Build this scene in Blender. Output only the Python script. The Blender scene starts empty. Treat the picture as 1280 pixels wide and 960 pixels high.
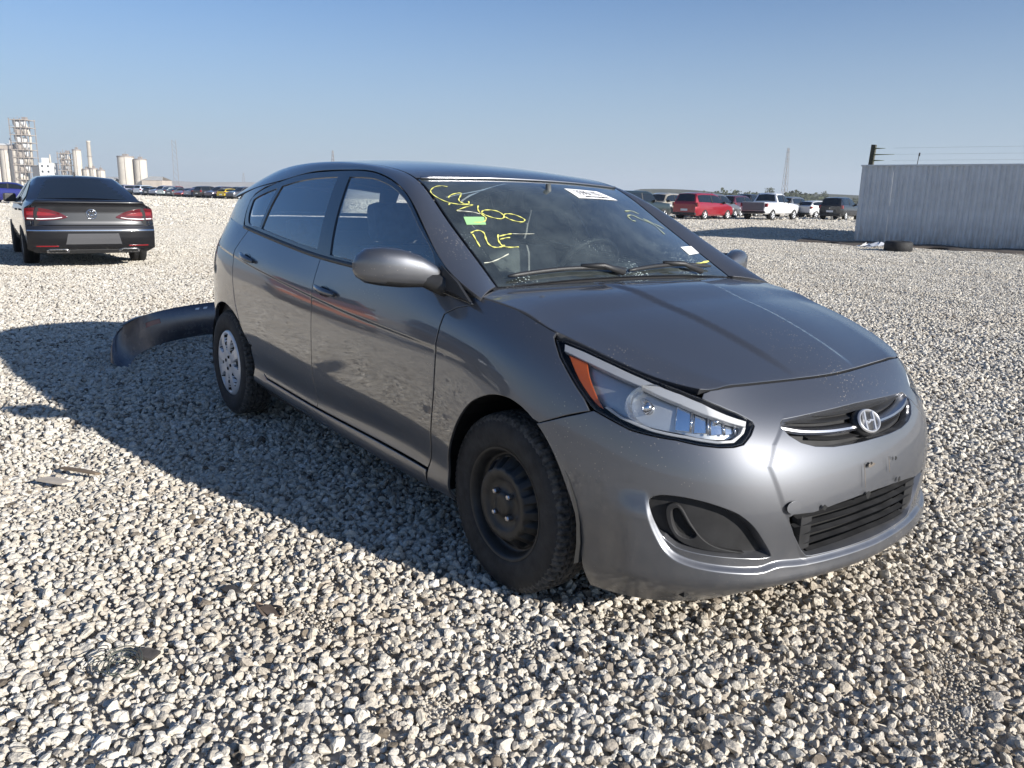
import bpy, bmesh, math, random
import numpy as np
from mathutils import Matrix, Vector
from mathutils.geometry import delaunay_2d_cdt

scene = bpy.context.scene
COL = scene.collection
R_ = math.radians
rng = random.Random(7)
nrng = np.random.default_rng(7)

# ---------------------------------------------------------------- camera
def cam_axes(yaw, pitch, roll):
    cy, sy, cp, sp, cr, sr = (math.cos(yaw), math.sin(yaw), math.cos(pitch), math.sin(pitch), math.cos(roll), math.sin(roll))
    fwd = np.array([cp*cy, cp*sy, sp]); right = np.array([sy, -cy, 0]); up = np.cross(right, fwd)
    return right*cr + up*sr, -right*sr + up*cr, fwd
CAM = np.array([1.9499, -2.28688, 1.26559])
_r, _u, _f = cam_axes(R_(142.25501), R_(-13.1294), R_(1.27554))
cd = bpy.data.cameras.new('camera'); cam = bpy.data.objects.new('camera', cd); COL.objects.link(cam)
m = Matrix.Identity(4)
for i in range(3):
    m[i][0], m[i][1], m[i][2], m[i][3] = _r[i], _u[i], -_f[i], CAM[i]
cam.matrix_world = m
cd.sensor_width = 36; cd.lens = 1006.3/1280*36; cd.clip_start = .05; cd.clip_end = 9000
scene.camera = cam

# ---------------------------------------------------------------- sky and sun
SUN_AZ, SUN_EL = R_(17.0), R_(19.6)
w = bpy.data.worlds.new('World'); scene.world = w; w.use_nodes = True
nt = w.node_tree
sky = nt.nodes.new('ShaderNodeTexSky'); sky.sky_type = 'NISHITA'; sky.sun_disc = False
sky.sun_elevation = SUN_EL; sky.sun_rotation = math.pi/2 - SUN_AZ
sky.air_density = 1.0; sky.dust_density = .6; sky.ozone_density = 3.0; sky.altitude = 200
bg = nt.nodes['Background']; bg.inputs['Strength'].default_value = .07
# pale dust veil low in the sky, the same all round
tcw = nt.nodes.new('ShaderNodeTexCoord'); spw = nt.nodes.new('ShaderNodeSeparateXYZ'); nt.links.new(tcw.outputs['Generated'], spw.inputs[0])
vr = nt.nodes.new('ShaderNodeMapRange'); vr.interpolation_type = 'SMOOTHSTEP'; vr.inputs[1].default_value = -.05; vr.inputs[2].default_value = .30; vr.inputs[3].default_value = .95; vr.inputs[4].default_value = .0
nt.links.new(spw.outputs['Z'], vr.inputs[0])
vm = nt.nodes.new('ShaderNodeMix'); vm.data_type = 'RGBA'; vm.inputs[7].default_value = (3.6, 4.4, 5.35, 1)
nt.links.new(vr.outputs[0], vm.inputs[0]); gr = nt.nodes.new('ShaderNodeVectorMath'); gr.operation = 'MULTIPLY'; gr.inputs[1].default_value = (.62, .81, 1.04)
nt.links.new(sky.outputs[0], gr.inputs[0]); nt.links.new(gr.outputs[0], vm.inputs[6]); nt.links.new(vm.outputs[2], bg.inputs[0])
sd = bpy.data.lights.new('sun', 'SUN'); sd.energy = 5.0; sd.angle = R_(.53); sd.color = (1, .955, .885)
so = bpy.data.objects.new('sun', sd); COL.objects.link(so)
sdir = Vector((math.cos(SUN_EL)*math.cos(SUN_AZ), math.cos(SUN_EL)*math.sin(SUN_AZ), math.sin(SUN_EL)))
so.rotation_euler = sdir.to_track_quat('Z', 'Y').to_euler()
so.location = sdir*60
scene.view_settings.view_transform = 'Standard'; scene.view_settings.look = 'None'
scene.view_settings.gamma = 1; scene.view_settings.use_curve_mapping = False
scene.view_settings.exposure = 0.8
scene.cycles.max_bounces = 7; scene.cycles.transparent_max_bounces = 12
scene.cycles.glossy_bounces = 4; scene.cycles.diffuse_bounces = 3

# ---------------------------------------------------------------- helpers: objects
def tag(o, label=None, cat=None, group=None, kind=None):
    if label: o['label'] = label
    if cat: o['category'] = cat
    if group: o['group'] = group
    if kind: o['kind'] = kind
    return o
def empty(name, loc=(0, 0, 0), rz=0, label=None, cat=None, group=None):
    o = bpy.data.objects.new(name, None); COL.objects.link(o); o.empty_display_size = .2
    o.location = loc; o.rotation_euler = (0, 0, rz)
    return tag(o, label, cat, group)
def link(name, me, mats, parent=None):
    o = bpy.data.objects.new(name, me); COL.objects.link(o)
    if mats is not None and not me.materials:
        for mm in (mats if isinstance(mats, (list, tuple)) else [mats]): me.materials.append(mm)
    if parent is not None: o.parent = parent
    return o
def mesh_np(name, V, F, mats, parent=None, smooth=False, normals=None, mi=None):
    me = bpy.data.meshes.new(name)
    me.from_pydata([tuple(map(float, v)) for v in V], [], [tuple(map(int, f)) for f in F])
    if mi is not None: me.polygons.foreach_set('material_index', np.asarray(mi, np.int32))
    if smooth or normals is not None: me.polygons.foreach_set('use_smooth', np.ones(len(me.polygons), bool))
    me.update()
    if normals is not None: me.normals_split_custom_set_from_vertices([tuple(map(float, n)) for n in normals])
    return link(name, me, mats, parent)
class MB:
    """collects simple shapes into one bmesh"""
    def __init__(s): s.b = bmesh.new()
    def box(s, lo, hi, M=None, bev=0, mat=0):
        r = bmesh.ops.create_cube(s.b, size=1)
        vs = r['verts']; c = [(a+b)/2 for a, b in zip(lo, hi)]; d = [b-a for a, b in zip(lo, hi)]
        for v in vs: v.co = Vector((c[0]+v.co.x*d[0], c[1]+v.co.y*d[1], c[2]+v.co.z*d[2]))
        fs = list({f for v in vs for f in v.link_faces})
        if bev:
            es = list({e for v in vs for e in v.link_edges})
            rr = bmesh.ops.bevel(s.b, geom=es, offset=bev, segments=2, affect='EDGES', profile=.6)
            fs = list({f for f in rr['faces']} | {f for f in fs if f.is_valid}); vs = list({v for f in fs for v in f.verts})
        for f in fs:
            if f.is_valid: f.material_index = mat
        if M is not None: bmesh.ops.transform(s.b, matrix=M, verts=[v for v in vs if v.is_valid])
        return s
    def tube(s, pts, r, seg=8, caps=True, mat=0, up=None):
        pts = [Vector(p) for p in pts]; n = len(pts); rr = r if isinstance(r, (list, tuple)) else [r]*n
        rings = []; prev = None
        for i, p in enumerate(pts):
            t = (pts[min(i+1, n-1)]-pts[max(i-1, 0)]).normalized()
            a = prev if prev is not None else (Vector((0, 0, 1)) if abs(t.z) < .9 else Vector((1, 0, 0)))
            a = (a - t*a.dot(t)).normalized(); b = t.cross(a); prev = a
            rings.append([s.b.verts.new(p+(a*math.cos(k*2*math.pi/seg)+b*math.sin(k*2*math.pi/seg))*rr[i]) for k in range(seg)])
        for i in range(n-1):
            for k in range(seg):
                f = s.b.faces.new((rings[i][k], rings[i][(k+1) % seg], rings[i+1][(k+1) % seg], rings[i+1][k])); f.smooth = True; f.material_index = mat
        if caps:
            s.b.faces.new(rings[0][::-1]).material_index = mat; s.b.faces.new(rings[-1]).material_index = mat
        return s
    def lathe(s, prof, seg=32, M=None, mat=0, close=False, smooth=True):
        """prof: (r, h) about the local z axis"""
        rings = []
        for r, h in prof:
            rings.append([s.b.verts.new((r*math.cos(2*math.pi*k/seg), r*math.sin(2*math.pi*k/seg), h)) for k in range(seg)] if r > 1e-6 else [s.b.verts.new((0, 0, h))])
        allv = [v for q in rings for v in q]
        for a, b in list(zip(rings, rings[1:])) + ([(rings[-1], rings[0])] if close else []):
            for k in range(seg):
                q = [a[k % len(a)], a[(k+1) % len(a)], b[(k+1) % len(b)], b[k % len(b)]]
                u = []
                for v in q:
                    if v not in u: u.append(v)
                if len(u) > 2:
                    f = s.b.faces.new(u); f.smooth = smooth; f.material_index = mat
        if M is not None: bmesh.ops.transform(s.b, matrix=M, verts=allv)
        return s
    def poly(s, pts, mat=0):
        f = s.b.faces.new([s.b.verts.new(p) for p in pts]); f.material_index = mat; return s
    def prism(s, pts, vec, mat=0, M=None):
        vec = Vector(vec); a = [s.b.verts.new(p) for p in pts]; b = [s.b.verts.new(Vector(p)+vec) for p in pts]; n = len(a)
        fs = [s.b.faces.new(a[::-1]), s.b.faces.new(b)] + [s.b.faces.new((a[i], a[(i+1) % n], b[(i+1) % n], b[i])) for i in range(n)]
        for f in fs: f.material_index = mat
        if M is not None: bmesh.ops.transform(s.b, matrix=M, verts=a+b)
        return s
    def build(s, name, mats, parent=None, normals=True):
        if normals: bmesh.ops.recalc_face_normals(s.b, faces=s.b.faces)
        me = bpy.data.meshes.new(name); s.b.to_mesh(me); s.b.free()
        return link(name, me, mats, parent)
def kids(o): return list(o.children)
def copy_tree(o, parent=None):
    c = o.copy(); COL.objects.link(c)
    if parent is not None: c.parent = parent
    for ch in kids(o): copy_tree(ch, c)
    return c
ROTX = Matrix.Rotation(math.pi/2, 4, 'X')      # local z -> -y
# ---------------------------------------------------------------- materials
def newmat(name):
    mt = bpy.data.materials.new(name); mt.use_nodes = True
    return mt, mt.node_tree, mt.node_tree.nodes['Principled BSDF']
def simple(name, col, rough=.5, metal=0, coat=0, spec=.5, noise=0, nscale=20, bump=0, bscale=60):
    mt, t, p = newmat(name)
    p.inputs['Base Color'].default_value = (*col, 1); p.inputs['Roughness'].default_value = rough
    p.inputs['Metallic'].default_value = metal; p.inputs['Coat Weight'].default_value = coat; p.inputs['Coat Roughness'].default_value = .03
    p.inputs['Specular IOR Level'].default_value = spec
    if noise or bump:
        tc = t.nodes.new('ShaderNodeTexCoord')
    if noise:
        n = t.nodes.new('ShaderNodeTexNoise'); n.inputs['Scale'].default_value = nscale; n.inputs['Detail'].default_value = 5
        t.links.new(tc.outputs['Object'], n.inputs['Vector'])
        r = t.nodes.new('ShaderNodeMapRange'); r.inputs[1].default_value = .3; r.inputs[2].default_value = .7
        r.inputs[3].default_value = 1-noise; r.inputs[4].default_value = 1+noise
        t.links.new(n.outputs['Fac'], r.inputs[0])
        mx = t.nodes.new('ShaderNodeVectorMath'); mx.operation = 'SCALE'; mx.inputs[0].default_value = col
        t.links.new(r.outputs[0], mx.inputs['Scale']); t.links.new(mx.outputs[0], p.inputs['Base Color'])
    if bump:
        n2 = t.nodes.new('ShaderNodeTexNoise'); n2.inputs['Scale'].default_value = bscale; n2.inputs['Detail'].default_value = 4
        t.links.new(tc.outputs['Object'], n2.inputs['Vector'])
        b = t.nodes.new('ShaderNodeBump'); b.inputs['Strength'].default_value = bump; b.inputs['Distance'].default_value = .01
        t.links.new(n2.outputs['Fac'], b.inputs['Height']); t.links.new(b.outputs[0], p.inputs['Normal'])
    return mt
def car_paint(name, col, metal=.6, rough=.36, dirt=0.0, specks=0.0, coat=1.0):
    mt, t, p = newmat(name); L = t.links.new
    p.inputs['Metallic'].default_value = metal; p.inputs['Coat Weight'].default_value = coat; p.inputs['Coat Roughness'].default_value = .025
    p.inputs['Base Color'].default_value = (*col, 1); p.inputs['Roughness'].default_value = rough; p.inputs['Coat IOR'].default_value = 1.75
    if dirt or specks:
        geo = t.nodes.new('ShaderNodeTexCoord'); sep = t.nodes.new('ShaderNodeSeparateXYZ'); L(geo.outputs['Object'], sep.inputs[0])
        n = t.nodes.new('ShaderNodeTexNoise'); n.inputs['Scale'].default_value = 9; n.inputs['Detail'].default_value = 8; n.inputs['Roughness'].default_value = .65
        L(geo.outputs['Object'], n.inputs['Vector'])
        # road dust thrown up low on the panels
        h = t.nodes.new('ShaderNodeMapRange'); h.inputs[1].default_value = .18; h.inputs[2].default_value = .50; h.inputs[3].default_value = 1; h.inputs[4].default_value = 0
        L(sep.outputs['Z'], h.inputs[0])
        ad = t.nodes.new('ShaderNodeMath'); ad.operation = 'MULTIPLY_ADD'; L(n.outputs['Fac'], ad.inputs[0]); ad.inputs[1].default_value = 1.6; ad.inputs[2].default_value = -.62
        mu = t.nodes.new('ShaderNodeMath'); mu.operation = 'MULTIPLY'; mu.use_clamp = True; L(ad.outputs[0], mu.inputs[0]); L(h.outputs[0], mu.inputs[1])
        mu2 = t.nodes.new('ShaderNodeMath'); mu2.operation = 'MULTIPLY_ADD'; L(mu.outputs[0], mu2.inputs[0]); mu2.inputs[1].default_value = dirt; mu2.inputs[2].default_value = .03*dirt
        # dried drops
        vo = t.nodes.new('ShaderNodeTexVoronoi'); vo.inputs['Scale'].default_value = 85; L(geo.outputs['Object'], vo.inputs['Vector'])
        n3 = t.nodes.new('ShaderNodeTexNoise'); n3.inputs['Scale'].default_value = 3.2; n3.inputs['Detail'].default_value = 3; L(geo.outputs['Object'], n3.inputs['Vector'])
        th = t.nodes.new('ShaderNodeMapRange'); th.inputs[1].default_value = .47; th.inputs[2].default_value = .72; th.inputs[3].default_value = 0; th.inputs[4].default_value = .24
        L(n3.outputs['Fac'], th.inputs[0])
        lt = t.nodes.new('ShaderNodeMath'); lt.operation = 'LESS_THAN'; L(vo.outputs['Distance'], lt.inputs[0]); L(th.outputs[0], lt.inputs[1])
        lm = t.nodes.new('ShaderNodeMath'); lm.operation = 'MULTIPLY'; L(lt.outputs[0], lm.inputs[0]); lm.inputs[1].default_value = specks
        mxx = t.nodes.new('ShaderNodeMath'); mxx.operation = 'MAXIMUM'; L(mu2.outputs[0], mxx.inputs[0]); L(lm.outputs[0], mxx.inputs[1])
        mix = t.nodes.new('ShaderNodeMix'); mix.data_type = 'RGBA'; mix.inputs[6].default_value = (*col, 1); mix.inputs[7].default_value = (.30, .27, .23, 1)
        L(mxx.outputs[0], mix.inputs[0]); L(mix.outputs[2], p.inputs['Base Color'])
        for inp, a, b in (('Metallic', metal, 0), ('Coat Weight', coat, 0), ('Roughness', rough, .8)):
            r = t.nodes.new('ShaderNodeMapRange'); r.inputs[3].default_value = a; r.inputs[4].default_value = b
            L(mxx.outputs[0], r.inputs[0]); L(r.outputs[0], p.inputs[inp])
        # faint dust film shows in the clear coat
        r = t.nodes.new('ShaderNodeMapRange'); r.inputs[1].default_value = .35; r.inputs[2].default_value = .7; r.inputs[3].default_value = .015; r.inputs[4].default_value = .09
        L(n.outputs['Fac'], r.inputs[0])
        hq = t.nodes.new('ShaderNodeMath'); hq.operation = 'MULTIPLY_ADD'; L(h.outputs[0], hq.inputs[0]); hq.inputs[1].default_value = .22; L(r.outputs[0], hq.inputs[2]); L(hq.outputs[0], p.inputs['Coat Roughness'])
    return mt
def glass(name, tint=(.55, .62, .6), dust_sheen=0.0, refl=1.0):
    mt = bpy.data.materials.new(name); mt.use_nodes = True; t = mt.node_tree; L = t.links.new
    for n in list(t.nodes): t.nodes.remove(n)
    out = t.nodes.new('ShaderNodeOutputMaterial')
    tr = t.nodes.new('ShaderNodeBsdfTransparent'); tr.inputs[0].default_value = (*tint, 1)
    gl = t.nodes.new('ShaderNodeBsdfGlossy'); gl.inputs['Roughness'].default_value = .004; gl.inputs[0].default_value = (1, 1, 1, 1)
    fr = t.nodes.new('ShaderNodeFresnel'); fr.inputs[0].default_value = 1.52
    fm = t.nodes.new('ShaderNodeMath'); fm.operation = 'MULTIPLY'; fm.use_clamp = True; fm.inputs[1].default_value = 1.7*refl; L(fr.outputs[0], fm.inputs[0])
    mx = t.nodes.new('ShaderNodeMixShader'); L(fm.outputs[0], mx.inputs[0]); L(tr.outputs[0], mx.inputs[1]); L(gl.outputs[0], mx.inputs[2])
    last = mx
    if dust_sheen:
        tc = t.nodes.new('ShaderNodeTexCoord')
        n = t.nodes.new('ShaderNodeTexNoise'); n.inputs['Scale'].default_value = 5; n.inputs['Detail'].default_value = 9; n.inputs['Roughness'].default_value = .7; L(tc.outputs['Object'], n.inputs['Vector'])
        r = t.nodes.new('ShaderNodeMapRange'); r.inputs[1].default_value = .4; r.inputs[2].default_value = .75; r.inputs[3].default_value = dust_sheen*.5; r.inputs[4].default_value = dust_sheen*1.6; L(n.outputs['Fac'], r.inputs[0])
        vo = t.nodes.new('ShaderNodeTexVoronoi'); vo.inputs['Scale'].default_value = 95; L(tc.outputs['Object'], vo.inputs['Vector'])
        sp = t.nodes.new('ShaderNodeSeparateXYZ'); L(tc.outputs['Object'], sp.inputs[0])
        hz = t.nodes.new('ShaderNodeMapRange'); hz.inputs[1].default_value = .98; hz.inputs[2].default_value = 1.20; hz.inputs[3].default_value = .34; hz.inputs[4].default_value = .0; L(sp.outputs['Z'], hz.inputs[0])
        n3 = t.nodes.new('ShaderNodeTexNoise'); n3.inputs['Scale'].default_value = 4.5; L(tc.outputs['Object'], n3.inputs['Vector'])
        hm = t.nodes.new('ShaderNodeMath'); hm.operation = 'MULTIPLY'; L(hz.outputs[0], hm.inputs[0])
        rr = t.nodes.new('ShaderNodeMapRange'); rr.inputs[1].default_value = .42; rr.inputs[2].default_value = .62; L(n3.outputs['Fac'], rr.inputs[0]); L(rr.outputs[0], hm.inputs[1])
        lt = t.nodes.new('ShaderNodeMath'); lt.operation = 'LESS_THAN'; L(vo.outputs['Distance'], lt.inputs[0]); L(hm.outputs[0], lt.inputs[1])
        lm = t.nodes.new('ShaderNodeMath'); lm.operation = 'MULTIPLY'; lm.inputs[1].default_value = .7; L(lt.outputs[0], lm.inputs[0])
        mm = t.nodes.new('ShaderNodeMath'); mm.operation = 'MAXIMUM'; L(r.outputs[0], mm.inputs[0]); L(lm.outputs[0], mm.inputs[1])
        df = t.nodes.new('ShaderNodeBsdfDiffuse'); df.inputs[0].default_value = (.36, .43, .43, 1)  # film tint mixes dust with a painted teal sky reflection
        m2 = t.nodes.new('ShaderNodeMixShader'); L(mm.outputs[0], m2.inputs[0]); L(mx.outputs[0], m2.inputs[1]); L(df.outputs[0], m2.inputs[2]); last = m2
    L(last.outputs[0], out.inputs[0])
    return mt
M = {}
M['paint'] = car_paint('grey_metallic_paint', (.108, .112, .124), .78, .49, dirt=.38, specks=.8)
M['black_gloss'] = simple('black_gloss_trim', (.012, .012, .013), .12, coat=.4)
M['black_plastic'] = simple('black_plastic', (.022, .022, .023), .48, bump=.15, bscale=300)
M['grey_plastic'] = simple('dusty_black_plastic', (.022, .022, .023), .6, spec=.22, noise=.35, nscale=14)
M['dark'] = simple('dark_void', (.008, .008, .008), .9)
M['rubber'] = simple('tyre_rubber', (.016, .016, .017), .75, noise=.5, nscale=30, bump=.2, bscale=90)
M['dusty_rubber'] = simple('dusty_tread_rubber', (.062, .058, .053), .9, noise=.85, nscale=55, bump=.3, bscale=120)
M['steel_black'] = simple('black_steel', (.017, .0165, .016), .5, noise=.4, nscale=30)
M['silver'] = simple('silver_paint', (.60, .61, .63), .38, .4, noise=.1)
M['chrome'] = simple('chrome', (.75, .75, .77), .10, 1)
M['satin'] = simple('satin_chrome', (.46, .46, .48), .28, 1)
M['glass'] = glass('side_glass', (.84, .90, .90), dust_sheen=.02, refl=1.1)
M['windshield'] = glass('windshield_glass', (.76, .84, .82), dust_sheen=.10, refl=1.2)
M['lens'] = glass('clear_lens', (.96, .97, .97), refl=.35)
M['reflector'] = simple('lamp_reflector', (.80, .81, .83), .12, 1)
M['lamp_grey'] = simple('lamp_bezel', (.60, .61, .62), .28, .5)
M['blade'] = simple('lamp_blade', (.55, .55, .56), .35)
M['amber'] = simple('amber_plastic', (.62, .12, .02), .2, coat=.5)
M['red_lens'] = simple('red_lens', (.20, .010, .013), .15, coat=.7)
M['white_plastic'] = simple('white_plastic', (.75, .75, .75), .3)
M['seat'] = simple('grey_seat_fabric', (.17, .175, .175), .9, noise=.2)
M['dash'] = simple('dashboard_plastic', (.075, .08, .08), .65, bump=.1)
M['tub'] = simple('cabin_trim', (.13, .13, .13), .8)
M['chalk'] = simple('yellow_marker', (.66, .64, .17), .7, noise=.25, nscale=60)
M['chalk_dim'] = simple('thin_marker', (.30, .33, .20), .7)
M['emblem'] = simple('emblem_silver', (.46, .46, .47), .36, .7)
M['chalk_white'] = simple('pale_marker', (.62, .62, .50), .7)
M['label'] = simple('white_label', (.82, .82, .82), .6)
M['ink'] = simple('black_ink', (.02, .02, .02), .6)
M['green_label'] = simple('green_label', (.30, .55, .25), .6)
M['dirt'] = simple('dried_dirt', (.13, .11, .09), .9, noise=.3)
M['dark_red'] = simple('dark_red_lens', (.085, .006, .010), .12, coat=.6)
def nat_basis(knots):
    """cardinal natural cubic spline: returns f(q)->(len(q),n) weights and derivative weights"""
    k=np.asarray(knots,float); n=len(k); h=np.diff(k)
    A=np.zeros((n,n)); B=np.zeros((n,n)); A[0,0]=A[-1,-1]=1
    for i in range(1,n-1):
        A[i,i-1]=h[i-1];A[i,i]=2*(h[i-1]+h[i]);A[i,i+1]=h[i]
        B[i,i-1]=6/h[i-1];B[i,i]=-6/h[i-1]-6/h[i];B[i,i+1]=6/h[i]
    M=np.linalg.solve(A,B)          # second derivatives = M @ y
    I=np.eye(n)
    def f(q):
        q=np.asarray(q,float); i=np.clip(np.searchsorted(k,q)-1,0,n-2); hh=h[i]
        a=(k[i+1]-q)/hh; b=(q-k[i])/hh
        W=a[:,None]*I[i]+b[:,None]*I[i+1]+((a**3-a)[:,None]*M[i]+(b**3-b)[:,None]*M[i+1])*(hh**2/6)[:,None]
        D=(I[i+1]-I[i])/hh[:,None]+(-(3*a*a-1)[:,None]*M[i]+(3*b*b-1)[:,None]*M[i+1])*(hh/6)[:,None]
        return W,D
    return f

# plan curve of the belt body, nose centre -> flank -> tail centre (x forward from the front axle, |y|)
PLAN=np.array([(.81,0),(.797,.2),(.762,.38),(.675,.57),(.52,.708),(.35,.782),(.15,.822),(0,.836),(-.2,.842),(-.45,.846),(-.9,.85),
 (-1.4,.85),(-2.0,.85),(-2.35,.848),(-2.57,.842),(-2.8,.812),(-2.98,.752),(-3.11,.655),(-3.20,.48),(-3.26,.25),(-3.27,0)])
_pt=np.concatenate([[0],np.cumsum(np.linalg.norm(np.diff(PLAN,axis=0),axis=1))])
_planb=nat_basis(np.concatenate([-_pt[:0:-1],_pt,2*_pt[-1]-_pt[-2::-1]]))
_pl3=np.concatenate([PLAN[:0:-1]*[1,-1],PLAN,PLAN[-2::-1]*[1,-1]])
def tx(x,front=True):
    """t of a station on the flank given x"""
    i=np.argsort(PLAN[:,0]); return float(np.interp(x,PLAN[i,0],_pt[i]))
VK=np.array([0,.05,.13,.22,.32,.43,.54,.65,.76])
ST=[ # t , [(z, inset)...] bottom -> top seam
 (0.0,      [(.16,.10),(.21,.025),(.27,.004),(.36,.0),(.45,.0),(.54,.014),(.62,.045),(.695,.10),(.765,.195)]),
 (_pt[2],   [(.16,.10),(.21,.025),(.27,.006),(.36,.002),(.45,.0),(.54,.014),(.62,.045),(.695,.10),(.768,.185)]),
 (_pt[3],   [(.15,.08),(.205,.02),(.28,.0),(.36,.0),(.45,.0),(.54,.010),(.62,.034),(.695,.075),(.775,.145)]),
 (_pt[4],   [(.14,.06),(.20,.02),(.28,.0),(.37,-.004),(.46,-.003),(.55,.004),(.635,.022),(.72,.055),(.802,.12)]),
 (_pt[5],   [(.14,.06),(.20,.02),(.29,.003),(.38,-.004),(.47,-.004),(.57,.003),(.67,.02),(.76,.055),(.845,.12)]),
 (_pt[6],   [(.16,.05),(.22,.02),(.30,.005),(.40,-.004),(.50,-.006),(.61,.0),(.71,.016),(.81,.05),(.89,.115)]),
 (_pt[7],   [(.19,.05),(.24,.02),(.31,.005),(.41,-.004),(.52,-.007),(.635,.0),(.745,.014),(.84,.045),(.918,.105)]),
 (_pt[9],   [(.21,.06),(.25,.025),(.33,.030),(.42,.014),(.53,.003),(.66,.0),(.78,.006),(.88,.026),(.962,.058)]),
 (_pt[11],  [(.22,.06),(.26,.025),(.33,.032),(.42,.015),(.53,.003),(.66,.0),(.80,.003),(.89,.020),(.985,.056)]),
 (_pt[12],  [(.235,.06),(.275,.025),(.34,.032),(.43,.015),(.54,.002),(.68,.0),(.83,.002),(.925,.020),(1.03,.070)]),
 (_pt[13],  [(.24,.06),(.28,.025),(.345,.024),(.43,.010),(.54,.0),(.69,-.001),(.85,.003),(.95,.026),(1.06,.082)]),
 (_pt[14],  [(.25,.05),(.29,.02),(.35,.012),(.44,.0),(.55,-.006),(.70,-.003),(.865,.004),(.97,.032),(1.08,.09)]),
 (_pt[16],  [(.27,.05),(.31,.02),(.38,.01),(.46,.004),(.56,.0),(.71,.0),(.88,.015),(.99,.055),(1.10,.115)]),
 (_pt[18],  [(.29,.05),(.33,.02),(.39,.01),(.47,.0),(.57,.0),(.72,.006),(.88,.03),(1.0,.07),(1.11,.13)]),
 (_pt[20],  [(.30,.05),(.34,.02),(.40,.01),(.48,.0),(.57,.0),(.72,.008),(.88,.025),(1.0,.055),(1.11,.09)]),
]
_ts=np.array([s[0] for s in ST]); _zd=np.array([s[1] for s in ST])
_tb=nat_basis(np.concatenate([-_ts[:0:-1],_ts,2*_ts[-1]-_ts[-2::-1]]))
_zd3=np.concatenate([_zd[:0:-1],_zd,_zd[-2::-1]])
_vb=nat_basis(VK)
TMAX=float(_pt[-1])
def S(t,v):
    """belt body; t<0 is the right-hand flank (y<0). returns (n,3)"""
    t=np.asarray(t,float);v=np.asarray(v,float)
    W,D=_planb(t); C=W@_pl3; T=D@_pl3; T/=np.linalg.norm(T,axis=1)[:,None]
    N=np.stack([T[:,1],-T[:,0]],1)         # outward normal in plan for a curve running nose->left flank
    Wt,_=_tb(t); Wv,_=_vb(v)
    zd=np.einsum('ni,ijk,nj->nk',Wt,_zd3,Wv)
    P=C-N*zd[:,1:2]
    return np.concatenate([P,zd[:,0:1]],1)
# ---------------------------------------------------------------- panel cutting
def sstep(x):
    x = np.clip(x, 0, 1); return x*x*(3-2*x)
def cr(pts, corners=(), n=5, closed=True):
    """smooth a polyline; indices in corners stay sharp"""
    P = np.asarray(pts, float); N = len(P); out = []
    rngi = range(N if closed else N-1)
    for i in rngi:
        p1, p2 = P[i], P[(i+1) % N]
        p0 = P[i-1] if (i not in corners and (closed or i > 0)) else 2*p1-p2
        p3 = P[(i+2) % N] if ((i+1) % N not in corners and (closed or i+2 < N)) else 2*p2-p1
        for k in range(n):
            s = k/n
            out.append(.5*((2*p1)+(-p0+p2)*s+(2*p0-5*p1+4*p2-p3)*s*s+(-p0+3*p1-3*p2+p3)*s**3))
    if not closed: out.append(P[-1])
    return np.array(out)
def resample(P, d, closed=True):
    Q = np.vstack([P, P[:1]]) if closed else P
    out = []
    for a, b in zip(Q[:-1], Q[1:]):
        l = np.linalg.norm(b-a); n = max(1, int(math.ceil(l/d)))
        for k in range(n): out.append(a+(b-a)*k/n)
    if not closed: out.append(Q[-1])
    out = np.array(out)
    keep = np.linalg.norm(out-np.roll(out, 1, 0), axis=1) > 1e-4
    return out[keep]
def area2(P): x, y = P[:, 0], P[:, 1]; return .5*np.sum(x*np.roll(y, -1)-np.roll(x, -1)*y)
def inpoly(P, q):
    r = np.zeros(len(q), bool); x, y = q[:, 0], q[:, 1]
    for (x1, y1), (x2, y2) in zip(P, np.roll(P, -1, 0)):
        if y1 == y2: continue
        c = ((y1 > y) != (y2 > y)) & (x < (x2-x1)*(y-y1)/(y2-y1)+x1); r ^= c
    return r
def pnorm(P):
    d = np.roll(P, -1, 0)-np.roll(P, 1, 0); d /= np.linalg.norm(d, axis=1)[:, None]+1e-12
    return np.stack([d[:, 1], -d[:, 0]], 1)        # outward for CCW
def frame(surf, q, out_hint):
    h = 1e-4; P = surf(q[:, 0], q[:, 1])
    A = (surf(q[:, 0]+h, q[:, 1])-surf(q[:, 0]-h, q[:, 1]))/(2*h); B = (surf(q[:, 0], q[:, 1]+h)-surf(q[:, 0], q[:, 1]-h))/(2*h)
    N = np.cross(A, B); N /= np.linalg.norm(N, axis=1)[:, None]+1e-12
    N *= np.sign(np.mean(np.sum(N*(P-out_hint), 1)))
    return P, A, B, N
HINT = np.array([-1.2, 0, .55])
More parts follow.
